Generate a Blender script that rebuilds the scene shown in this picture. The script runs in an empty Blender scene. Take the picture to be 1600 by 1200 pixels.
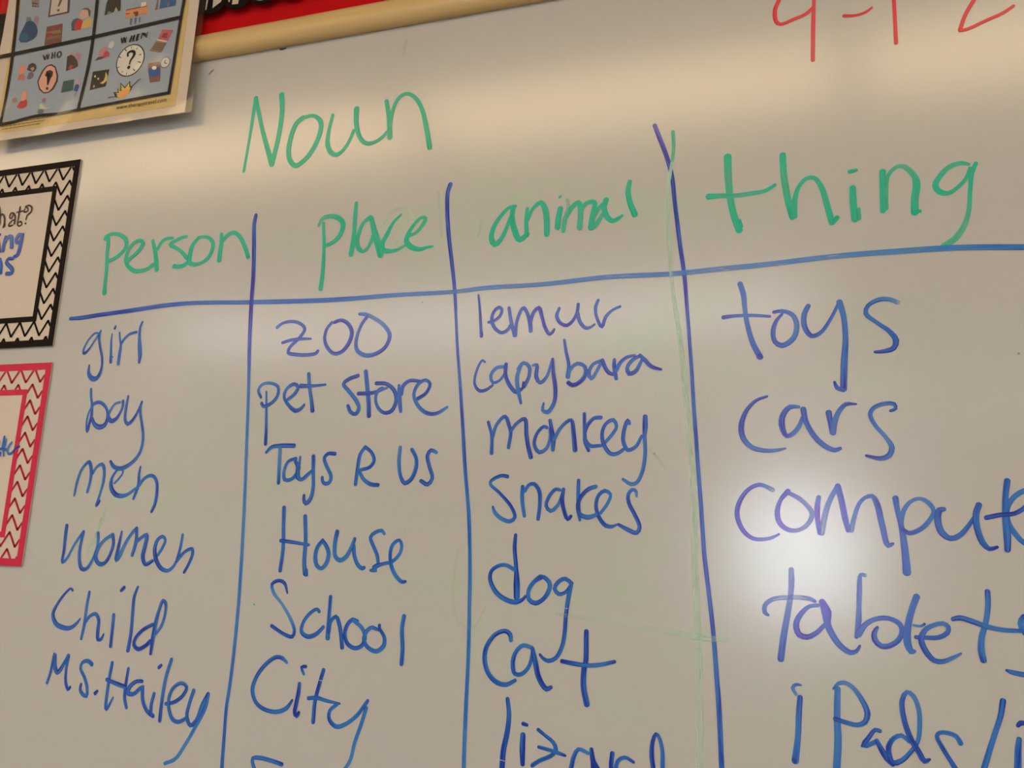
import bpy, bmesh, math, random
from mathutils import Vector, Matrix
S = bpy.context.scene
COL = S.collection
Z0 = 1.62                      # height of the board origin above the floor

# ---------------------------------------------------------------- camera
cd = bpy.data.cameras.new('camera')
cam = bpy.data.objects.new('camera', cd)
COL.objects.link(cam)
m = Matrix([[0.932985, 0.027781, 0.358841], [0.356275, -0.212704, -0.909849], [0.05105, 0.976722, -0.208347]]).to_4x4()
m.translation = Vector([0.40549, -1.02813, -0.23543]) + Vector((0, 0, Z0))
cam.matrix_world = m
cd.sensor_width = 36
cd.lens = 34.875
cd.clip_start = 0.02
S.camera = cam
# ---------------------------------------------------------------- world, exposure
W = bpy.data.worlds.new('sky')
S.world = W
W.use_nodes = True
W.node_tree.nodes['Background'].inputs[0].default_value = (0.80, 0.88, 1.0, 1)
W.node_tree.nodes['Background'].inputs[1].default_value = 15.5
S.view_settings.view_transform = 'Standard'
S.view_settings.look = 'None'
S.view_settings.gamma = 1
S.view_settings.use_curve_mapping = False
S.view_settings.exposure = 0.15
S.cycles.transparent_max_bounces = 24
LAMP_WARM, WARM = 6.9, (1.0, 0.72, 0.37)    # tubes of the row over the board
LAMP_COOL, COOL = 5.2, (1.0, 0.99, 0.98)    # tubes of the rows farther back

# ---------------------------------------------------------------- helpers
def link(name, me, mat=None, parent=None):
    o = bpy.data.objects.new(name, me)
    COL.objects.link(o)
    if mat is not None:
        me.materials.append(mat)
    if parent is not None:
        o.parent = parent
        o.matrix_parent_inverse = parent.matrix_world.inverted()
    return o

def empty(name, loc, label=None, cat=None, group=None, parent=None):
    o = bpy.data.objects.new(name, None)
    o.empty_display_size = .05
    COL.objects.link(o)
    o.matrix_world = Matrix.Translation(loc)
    if label: o['label'] = label
    if cat: o['category'] = cat
    if group: o['group'] = group
    if parent:
        o.parent = parent
        o.matrix_parent_inverse = parent.matrix_world.inverted()
        bpy.context.view_layer.update()
    return o

def P(x, z, off=0.0):          # a point on (or off metres in front of) the board face
    return Vector((x, -off, Z0 + z))

def box_bm(bm, x0, x1, y0, y1, z0, z1):
    v = [bm.verts.new(p) for p in ((x0,y0,z0),(x1,y0,z0),(x1,y1,z0),(x0,y1,z0),(x0,y0,z1),(x1,y0,z1),(x1,y1,z1),(x0,y1,z1))]
    for f in ((0,3,2,1),(4,5,6,7),(0,1,5,4),(1,2,6,5),(2,3,7,6),(3,0,4,7)):
        bm.faces.new([v[i] for i in f])

def mesh_of(bm, name, smooth=False):
    bmesh.ops.recalc_face_normals(bm, faces=bm.faces)
    me = bpy.data.meshes.new(name)
    bm.to_mesh(me); bm.free()
    if smooth:
        for p in me.polygons: p.use_smooth = True
    return me

def box(name, x0, x1, y0, y1, z0, z1, mat, parent=None, bev=0):
    bm = bmesh.new(); box_bm(bm, x0, x1, y0, y1, z0, z1)
    if bev:
        bmesh.ops.bevel(bm, geom=list(bm.edges), offset=bev, segments=3, affect='EDGES', profile=.6)
    return link(name, mesh_of(bm, name), mat, parent)

def sheet(name, x0, x1, z0, z1, off, mat, parent=None, th=.0002):
    return box(name, x0, x1, -off, -off + th, Z0 + z0, Z0 + z1, mat, parent)

def poly(name, pts, off, mat, parent=None, th=.0):
    bm = bmesh.new()
    f = [bm.verts.new(P(x, z, off)) for x, z in pts]
    bm.faces.new(f)
    if th:
        bk = [bm.verts.new(P(x, z, off - th)) for x, z in pts]
        bm.faces.new(bk)
        n = len(f)
        for i in range(n):
            bm.faces.new([f[i], f[(i+1) % n], bk[(i+1) % n], bk[i]])
    bmesh.ops.triangulate(bm, faces=list(bm.faces))
    return link(name, mesh_of(bm, name), mat, parent)

def struct(o):
    o['kind'] = 'structure'
    return o

# ---------------------------------------------------------------- materials
def nt(name):
    ma = bpy.data.materials.new(name); ma.use_nodes = True
    t = ma.node_tree; b = t.nodes['Principled BSDF']
    return ma, t, b

def flat(name, col, rough=.6, spec=.3, noise=0.0, nscale=60, metal=0):
    ma, t, b = nt(name)
    b.inputs['Roughness'].default_value = rough
    b.inputs['Specular IOR Level'].default_value = spec
    b.inputs['Metallic'].default_value = metal
    if noise:
        tc = t.nodes.new('ShaderNodeTexCoord'); n = t.nodes.new('ShaderNodeTexNoise')
        n.inputs['Scale'].default_value = nscale; n.inputs['Detail'].default_value = 4
        t.links.new(tc.outputs['Object'], n.inputs['Vector'])
        r = t.nodes.new('ShaderNodeMapRange')
        r.inputs['To Min'].default_value = 1 - noise; r.inputs['To Max'].default_value = 1 + noise
        t.links.new(n.outputs['Fac'], r.inputs['Value'])
        mx = t.nodes.new('ShaderNodeVectorMath'); mx.operation = 'SCALE'
        mx.inputs[0].default_value = col[:3]
        t.links.new(r.outputs[0], mx.inputs['Scale'])
        t.links.new(mx.outputs[0], b.inputs['Base Color'])
    else:
        b.inputs['Base Color'].default_value = (*col[:3], 1)
    return ma

def math_node(t, op, a, b=None, c=None):
    n = t.nodes.new('ShaderNodeMath'); n.operation = op
    for i, v in enumerate((a, b, c)):
        if v is None: continue
        if isinstance(v, (int, float)): n.inputs[i].default_value = v
        else: t.links.new(v, n.inputs[i])
    return n.outputs[0]

def ink(name, light, dark, tint, spec=.6, rough=.25):
    ma, t, b = nt(name)
    L = t.links
    a = t.nodes.new('ShaderNodeAttribute'); a.attribute_name = 'ink_load'
    st = t.nodes.new('ShaderNodeAttribute'); st.attribute_name = 'st'
    sp = t.nodes.new('ShaderNodeSeparateXYZ'); L.new(st.outputs['Vector'], sp.inputs[0])
    cmb = t.nodes.new('ShaderNodeCombineXYZ')
    L.new(math_node(t, 'MULTIPLY', sp.outputs[0], 3.2), cmb.inputs[0])
    L.new(math_node(t, 'MULTIPLY', sp.outputs[1], 26.0), cmb.inputs[1])
    L.new(sp.outputs[2], cmb.inputs[2])
    nz = t.nodes.new('ShaderNodeTexNoise'); nz.inputs['Scale'].default_value = 1; nz.inputs['Detail'].default_value = 2
    L.new(cmb.outputs[0], nz.inputs['Vector'])
    # one side of a chisel stroke carries more ink, edges pool a little
    e = math_node(t, 'ABSOLUTE', math_node(t, 'SUBTRACT', sp.outputs[0], .5))
    e = math_node(t, 'POWER', math_node(t, 'MULTIPLY', e, 2.0), 5.0)
    var = math_node(t, 'MULTIPLY', math_node(t, 'SUBTRACT', nz.outputs['Fac'], .5), 1.7)
    d0 = a.outputs['Fac']
    d = math_node(t, 'ADD', d0, math_node(t, 'MULTIPLY', var, math_node(t, 'MULTIPLY', d0, .8)))
    d = math_node(t, 'ADD', d, math_node(t, 'MULTIPLY', e, math_node(t, 'MULTIPLY', d0, .3)))
    al = math_node(t, 'MULTIPLY', d, 1.16)
    al.node.use_clamp = True
    L.new(al, b.inputs['Alpha'])
    cr = t.nodes.new('ShaderNodeMapRange')
    cr.inputs['From Min'].default_value = .58; cr.inputs['From Max'].default_value = 1.12
    L.new(d, cr.inputs['Value'])
    mx = t.nodes.new('ShaderNodeMix'); mx.data_type = 'RGBA'
    mx.inputs['A'].default_value = (*light, 1); mx.inputs['B'].default_value = (*dark, 1)
    L.new(cr.outputs[0], mx.inputs['Factor'])
    L.new(mx.outputs['Result'], b.inputs['Base Color'])
    b.inputs['Roughness'].default_value = rough
    b.inputs['Specular IOR Level'].default_value = spec
    b.inputs['Specular Tint'].default_value = (*tint, 1)
    return ma

INK = {
 'blue': ink('blue_marker_ink', (.03, .31, .86), (.0, .034, .40), (.95, .38, .85), .6, .2),
 'green': ink('green_marker_ink', (.035, .63, .44), (.0, .42, .29), (.8, 1, .8), .4),
 'mint': ink('wiped_green_ink', (.58, .92, .77), (.55, .9, .72), (1, 1, 1), .15, .4),
 'white': ink('ink_scratch', (.62, .62, .66), (.62, .62, .66), (1, 1, 1), .5),
 'grey': ink('dark_scuff', (.10, .09, .09), (.05, .045, .045), (1, 1, 1), .5),
 'red': ink('red_marker_ink', (.86, .10, .16), (.66, .012, .05), (1, .7, .5), .4),
 'print_black': ink('black_print', (.02, .015, .02), (.008, .005, .008), (1, 1, 1), .06, .5),
 'print_brown': ink('brown_print', (.06, .035, .03), (.035, .02, .018), (1, 1, 1), .2, .5),  # on the WHO title this brown stands for print paled by glare
}

def board_material():
    ma, t, b = nt('whiteboard_enamel'); L = t.links
    tc = t.nodes.new('ShaderNodeTexCoord')
    pos = tc.outputs['Object']
    base = (.522, .538, .556)
    # wiped marker haze: pale green smears around places that were erased
    spots = [(.02, .22, .26, .07, .8), (-.07, .20, .2, .05, .7), (-.45, -.12, .2, .05, .75), (-.2, -.20, .13, .05, .5),
             (.16, -.20, .22, .06, .7), (.17, -.32, .15, .05, .75), (.25, .02, .2, .08, .5), (.38, -.30, .1, .06, .5),
             (-.55, -.2, .1, .09, .35), (-.28, -.03, .22, .05, .35), (-.04, -.27, .05, .05, .6), (.12, .03, .1, .05, .4)]
    tot = None
    sx = t.nodes.new('ShaderNodeSeparateXYZ'); L.new(pos, sx.inputs[0])
    for (x, z, rx, rz, k) in spots:
        dx = math_node(t, 'DIVIDE', math_node(t, 'SUBTRACT', sx.outputs[0], x), rx)
        dz = math_node(t, 'DIVIDE', math_node(t, 'SUBTRACT', sx.outputs[2], z + Z0), rz)
        r2 = math_node(t, 'ADD', math_node(t, 'MULTIPLY', dx, dx), math_node(t, 'MULTIPLY', dz, dz))
        g = math_node(t, 'MULTIPLY', math_node(t, 'EXPONENT', math_node(t, 'MULTIPLY', r2, -1.0)), k)
        tot = g if tot is None else math_node(t, 'ADD', tot, g)
    mp = t.nodes.new('ShaderNodeMapping'); mp.inputs['Scale'].default_value = (7, 1, 16)
    mp.inputs['Rotation'].default_value = (0, math.radians(-14), 0)
    L.new(pos, mp.inputs['Vector'])
    nz = t.nodes.new('ShaderNodeTexNoise'); nz.inputs['Scale'].default_value = 1.0; nz.inputs['Detail'].default_value = 5
    nz.inputs['Distortion'].default_value = .6
    L.new(mp.outputs[0], nz.inputs['Vector'])
    mr = t.nodes.new('ShaderNodeMapRange'); mr.inputs['From Min'].default_value = .42; mr.inputs['From Max'].default_value = .72
    L.new(nz.outputs['Fac'], mr.inputs['Value'])
    haze = math_node(t, 'MULTIPLY', math_node(t, 'MULTIPLY', mr.outputs[0], tot), .95); haze.node.use_clamp = True
    mx = t.nodes.new('ShaderNodeMix'); mx.data_type = 'RGBA'
    mx.inputs['A'].default_value = (*base, 1); mx.inputs['B'].default_value = (.44, .60, .50, 1)
    L.new(haze, mx.inputs['Factor'])
    # fine blotches
    n2 = t.nodes.new('ShaderNodeTexNoise'); n2.inputs['Scale'].default_value = 55; n2.inputs['Detail'].default_value = 6
    L.new(pos, n2.inputs['Vector'])
    r2 = t.nodes.new('ShaderNodeMapRange'); r2.inputs['To Min'].default_value = .985; r2.inputs['To Max'].default_value = 1.015
    L.new(n2.outputs['Fac'], r2.inputs['Value'])
    # dust specks
    vo = t.nodes.new('ShaderNodeTexVoronoi'); vo.inputs['Scale'].default_value = 17
    L.new(pos, vo.inputs['Vector'])
    sc = t.nodes.new('ShaderNodeSeparateColor'); L.new(vo.outputs['Color'], sc.inputs[0])
    keep = math_node(t, 'GREATER_THAN', sc.outputs[0], .62)
    dot = math_node(t, 'LESS_THAN', vo.outputs['Distance'], .022)
    spk = math_node(t, 'SUBTRACT', 1.0, math_node(t, 'MULTIPLY', math_node(t, 'MULTIPLY', keep, dot), .45))
    vm = t.nodes.new('ShaderNodeVectorMath'); vm.operation = 'SCALE'
    L.new(mx.outputs['Result'], vm.inputs[0])
    L.new(math_node(t, 'MULTIPLY', r2.outputs[0], spk), vm.inputs['Scale'])
    L.new(vm.outputs[0], b.inputs['Base Color'])
    b.inputs['Specular IOR Level'].default_value = .7
    rr = t.nodes.new('ShaderNodeMapRange'); rr.inputs['To Min'].default_value = .170; rr.inputs['To Max'].default_value = .180
    L.new(n2.outputs['Fac'], rr.inputs['Value'])
    L.new(rr.outputs[0], b.inputs['Roughness'])
    bp = t.nodes.new('ShaderNodeBump'); bp.inputs['Strength'].default_value = .05; bp.inputs['Distance'].default_value = .0006
    n3 = t.nodes.new('ShaderNodeTexNoise'); n3.inputs['Scale'].default_value = 420; n3.inputs['Detail'].default_value = 2
    L.new(pos, n3.inputs['Vector']); L.new(n3.outputs['Fac'], bp.inputs['Height'])
    L.new(bp.outputs[0], b.inputs['Normal'])
    return ma

def wood_material():
    ma, t, b = nt('oak_rail'); L = t.links
    tc = t.nodes.new('ShaderNodeTexCoord'); mp = t.nodes.new('ShaderNodeMapping')
    mp.inputs['Scale'].default_value = (3, 90, 90)
    L.new(tc.outputs['Object'], mp.inputs['Vector'])
    n = t.nodes.new('ShaderNodeTexNoise'); n.inputs['Scale'].default_value = 1.5; n.inputs['Detail'].default_value = 5
    L.new(mp.outputs[0], n.inputs['Vector'])
    mx = t.nodes.new('ShaderNodeMix'); mx.data_type = 'RGBA'
    mx.inputs['A'].default_value = (.60, .43, .19, 1); mx.inputs['B'].default_value = (.70, .52, .25, 1)
    L.new(n.outputs['Fac'], mx.inputs['Factor']); L.new(mx.outputs['Result'], b.inputs['Base Color'])
    b.inputs['Roughness'].default_value = .38
    return ma

def film_material():
    ma, t, b = nt('clear_laminate'); L = t.links
    out = t.nodes['Material Output']
    tr = t.nodes.new('ShaderNodeBsdfTransparent'); tr.inputs[0].default_value = (.95, .94, .92, 1)
    gl = t.nodes.new('ShaderNodeBsdfGlossy'); gl.inputs['Roughness'].default_value = .12
    tc = t.nodes.new('ShaderNodeTexCoord')
    n = t.nodes.new('ShaderNodeTexNoise'); n.inputs['Scale'].default_value = 14; n.inputs['Detail'].default_value = 1
    L.new(tc.outputs['Object'], n.inputs['Vector'])
    bp = t.nodes.new('ShaderNodeBump'); bp.inputs['Strength'].default_value = 1; bp.inputs['Distance'].default_value = .006
    L.new(n.outputs['Fac'], bp.inputs['Height']); L.new(bp.outputs[0], gl.inputs['Normal'])
    df = t.nodes.new('ShaderNodeBsdfDiffuse'); df.inputs[0].default_value = (.8, .74, .66, 1)
    m0 = t.nodes.new('ShaderNodeMixShader'); m0.inputs[0].default_value = .02
    L.new(tr.outputs[0], m0.inputs[1]); L.new(df.outputs[0], m0.inputs[2])
    m1 = t.nodes.new('ShaderNodeMixShader'); m1.inputs[0].default_value = .035
    L.new(m0.outputs[0], m1.inputs[1]); L.new(gl.outputs[0], m1.inputs[2])
    L.new(m1.outputs[0], out.inputs['Surface'])
    return ma

def emit(name, col, k):
    ma, t, b = nt(name)
    b.inputs['Base Color'].default_value = (.8, .8, .8, 1)
    b.inputs['Emission Color'].default_value = (*col, 1)
    b.inputs['Emission Strength'].default_value = k
    return ma

M_BOARD = board_material()
M_WOOD = wood_material()
M_FILM = film_material()
M_WALL = flat('painted_wall', (.60, .54, .45), .8, .2, .03, 30)
M_FLOOR = flat('floor_tiles', (.30, .27, .23), .5, .3, .12, 8)
M_CEIL = flat('ceiling_tiles', (.78, .75, .69), .9, .1, .05, 200)
M_ALU = flat('aluminium', (.62, .62, .62), .35, .5, 0, 1, 1)
M_WHITE = flat('white_paint', (.75, .74, .72), .5)
M_RED = flat('red_paper', (.54, .004, .007), .7, .08, .06, 12)
M_CARD = flat('card_stock', (.66, .60, .545), .55, .25, .02, 40)
M_CARDBLACK = flat('black_print_solid', (.010, .005, .006), .5, .08)
M_CARDPINK = flat('pink_print_solid', (.62, .022, .085), .5, .25, .05, 30)
M_PAPER = flat('poster_paper', (.74, .66, .60), .6, .25, .02, 40)
M_CREAM_GLARE = flat('cream_glare_print', (.72, .55, .25), .55, .25, .04, 30)  # yellow reflection along the poster margins, painted into the page colour
M_PANEL = flat('blue_grey_print', (.36, .46, .61), .55, .25, .03, 40)
M_BLACKPAPER = flat('black_paper', (.008, .005, .005), .6, .06)
M_STRIPE = flat('pale_stripe_print', (.55, .50, .46), .6, .2, .05, 60)
M_GOLD = flat('gold_print', (.40, .31, .14), .5, .3, .06, 60)

# ---------------------------------------------------------------- room (structure)
X0, X1, Y1, H = -3.6, 3.8, -7.0, 2.78
struct(box('wall_front', X0 - .1, X1 + .1, .016, .12, 0, H, M_WALL))
struct(box('wall_left', X0 - .1, X0, Y1, .016, 0, H, M_WALL))
struct(box('wall_right', X1, X1 + .1, Y1, .016, 0, H, M_WALL))
struct(box('floor', X0 - .1, X1 + .1, Y1 - .1, .12, -.1, 0, M_FLOOR))
struct(box('ceiling', X0 - .1, X1 + .1, Y1 - .1, .12, H, H + .1, M_CEIL))
WX0, WX1, WZ0, WZ1 = -.76, .14, 1.36, 2.35      # window opening in the rear wall
bm = bmesh.new()
box_bm(bm, X0 - .1, WX0, Y1 - .1, Y1, 0, H); box_bm(bm, WX1, X1 + .1, Y1 - .1, Y1, 0, H)
box_bm(bm, WX0, WX1, Y1 - .1, Y1, 0, WZ0); box_bm(bm, WX0, WX1, Y1 - .1, Y1, WZ1, H)
struct(link('wall_rear', mesh_of(bm, 'wall_rear'), M_WALL))
w1 = empty('window_1', (WX0/2 + WX1/2, Y1 - .05, WZ0)); w1['kind'] = 'structure'
for a in ((WX0, WX1, WZ0, WZ0 + .04), (WX0, WX1, WZ1 - .04, WZ1), (WX0, WX0 + .04, WZ0, WZ1), (WX1 - .04, WX1, WZ0, WZ1)):
    box('window_frame', a[0], a[1], Y1 - .07, Y1 - .02, a[2], a[3], M_WHITE, w1)
for x in (X0, X1 - .012):
    pass
struct(box('baseboard_rear', X0, X1, Y1, Y1 + .015, 0, .1, M_WHITE))
struct(box('baseboard_front', X0, X1, .001, .016, 0, .1, M_WHITE))

# ---------------------------------------------------------------- ceiling lamps
M_WARM = emit('warm_tube_diffuser', WARM, LAMP_WARM)
M_MID = emit('mid_row_diffuser', COOL, LAMP_COOL * 2.1)
M_COOL = emit('cool_tube_diffuser', COOL, LAMP_COOL)
def luminaire(x, y, label, mat):
    t = empty('ceiling_light', (x, y, H), label, 'light', 'strip lights of the classroom ceiling')
    hx, hy = .60, .17
    for a in ((-hx, hx, -hy - .02, -hy), (-hx, hx, hy, hy + .02), (-hx, -hx + .015, -hy, hy), (hx - .015, hx, -hy, hy)):
        box('frame', x + a[0], x + a[1], y + a[2], y + a[3], H - .035, H, M_WHITE, t)
    box('diffuser', x - hx + .015, x + hx - .015, y - hy, y + hy, H - .028, H - .006, mat, t)
ORD = ('leftmost', 'second from the left', 'middle', 'second from the right', 'rightmost')
for k, x in enumerate((-2.75, -1.52, -.29, .94, 2.17)):
    luminaire(x, -1.42, '%s strip light in the warm row over the whiteboard' % ORD[k], M_WARM)
for k, x in enumerate((-2.9, -1.7, -.5, 1.9, 3.1)):
    luminaire(x, -3.45, '%s strip light in the cool row across mid room' % ORD[k], M_MID)
for k, x in enumerate((-2.8, -1.4, 0, 1.4, 2.8)):
    luminaire(x, -5.5, '%s strip light in the cool row near the rear wall' % ORD[k], M_COOL)

# ---------------------------------------------------------------- whiteboard
WB = empty('whiteboard', P(0, -.74, 0), 'large glossy whiteboard with a handwritten noun chart in marker', 'whiteboard')
BX0, BX1, BZ0, BZ1 = -1.62, 1.10, -.74, .483
box('board_panel', BX0, BX1, 0, .016, Z0 + BZ0, Z0 + BZ1, M_BOARD, WB)
for a in ((BX0 - .02, BX0 + .005, BZ0 - .02, BZ1), (BX1 - .005, BX1 + .02, BZ0 - .02, BZ1), (BX0, BX1, BZ0 - .02, BZ0 + .005)):
    box('frame', a[0], a[1], -.008, .016, Z0 + a[2], Z0 + a[3], M_ALU, WB, .002)
box('pen_tray', BX0, BX1, -.07, 0, Z0 + BZ0 - .03, Z0 + BZ0 - .02, M_ALU, WB, .002)

# ---- ink strokes
def resample(pts):
    # centripetal Catmull-Rom through the traced points; each is (x, z, width, density)
    n = len(pts)
    if n == 1:
        pts = [pts[0], (pts[0][0] + .0004, pts[0][1], pts[0][2], pts[0][3])]; n = 2
    V = [Vector((p[0], p[1])) for p in pts]
    out = []
    for i in range(n - 1):
        p1, p2 = V[i], V[i+1]
        p0 = V[i-1] if i else p1 * 2 - p2
        p3 = V[i+2] if i + 2 < n else p2 * 2 - p1
        L = (p2 - p1).length
        k = max(2, min(14, int(L / .003)))
        t0 = 0; t1 = max(1e-5, (p1-p0).length ** .5); t2 = t1 + max(1e-5, (p2-p1).length ** .5); t3 = t2 + max(1e-5, (p3-p2).length ** .5)
        for j in range(k):
            u = j / k; t = t1 + (t2 - t1) * u
            A1 = p0*((t1-t)/(t1-t0)) + p1*((t-t0)/(t1-t0)); A2 = p1*((t2-t)/(t2-t1)) + p2*((t-t1)/(t2-t1)); A3 = p2*((t3-t)/(t3-t2)) + p3*((t-t2)/(t3-t2))
            B1 = A1*((t2-t)/(t2-t0)) + A2*((t-t0)/(t2-t0)); B2 = A2*((t3-t)/(t3-t1)) + A3*((t-t1)/(t3-t1))
            c = B1*((t2-t)/(t2-t1)) + B2*((t-t1)/(t2-t1))
            out.append((c, pts[i][2]*(1-u) + pts[i+1][2]*u, pts[i][3]*(1-u) + pts[i+1][3]*u))
    out.append((V[-1], pts[-1][2], pts[-1][3]))
    return out

COUNT = [0]
def ink_mesh(name, strokes, off, wk=1.07):
    vs, fs, dn, st = [], [], [], []
    for s in strokes:
        q = resample(s)
        COUNT[0] += 1
        o = off + .0001 + (COUNT[0] % 12) * .00004
        sec = []; dist = 0
        tang = []
        for i in range(len(q)):
            a = q[max(0, i-1)][0]; c = q[min(len(q)-1, i+1)][0]
            d = (c - a)
            tang.append(d.normalized() if d.length > 1e-7 else Vector((1, 0)))
        r0 = q[0][1] * wk / 2; r1 = q[-1][1] * wk / 2
        for a in (88, 60, 30):
            a = math.radians(a); sec.append((q[0][0] - tang[0]*r0*math.sin(a)*.9, tang[0], r0*math.cos(a), q[0][2], -r0*math.sin(a)))
        for i, (c, w, d) in enumerate(q):
            if i: dist += (c - q[i-1][0]).length
            sec.append((c, tang[i], w*wk/2, d, dist))
        for a in (30, 60, 88):
            a = math.radians(a); sec.append((q[-1][0] + tang[-1]*r1*math.sin(a)*.9, tang[-1], r1*math.cos(a), q[-1][2], dist + r1*math.sin(a)))
        b0 = len(vs); seed = COUNT[0] * 1.37
        for c, tg, r, d, ds in sec:
            nn = Vector((-tg.y, tg.x))
            for k in (-1, 0, 1):
                p = c + nn * (r * k)
                vs.append(P(p.x, p.y, o + max(0, ds) * .0002)); dn.append(d); st.append((.5 + .5*k, ds, seed))
        for i in range(len(sec) - 1):
            for k in (0, 1):
                a = b0 + i*3 + k
                fs.append((a, a+1, a+4, a+3))
    me = bpy.data.meshes.new(name)
    me.from_pydata([tuple(v) for v in vs], [], fs)
    at = me.attributes.new('ink_load', 'FLOAT', 'POINT'); at.data.foreach_set('value', dn)
    at = me.attributes.new('st', 'FLOAT_VECTOR', 'POINT'); at.data.foreach_set('vector', [c for v in st for c in v])
    me.update()
    return me

def decode(text):
    for ln in text.strip().split('\n'):
        f = ln.split('~')
        L = []
        for b in f[2:]:
            L.append([[(lambda v: (v[0]/1e4, v[1]/1e4, v[2]/1e5, v[3]/100))([int(c) for c in p.split(',')]) for p in s.split()] for s in b.split('|')])
        yield f[0], f[1], L

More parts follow.
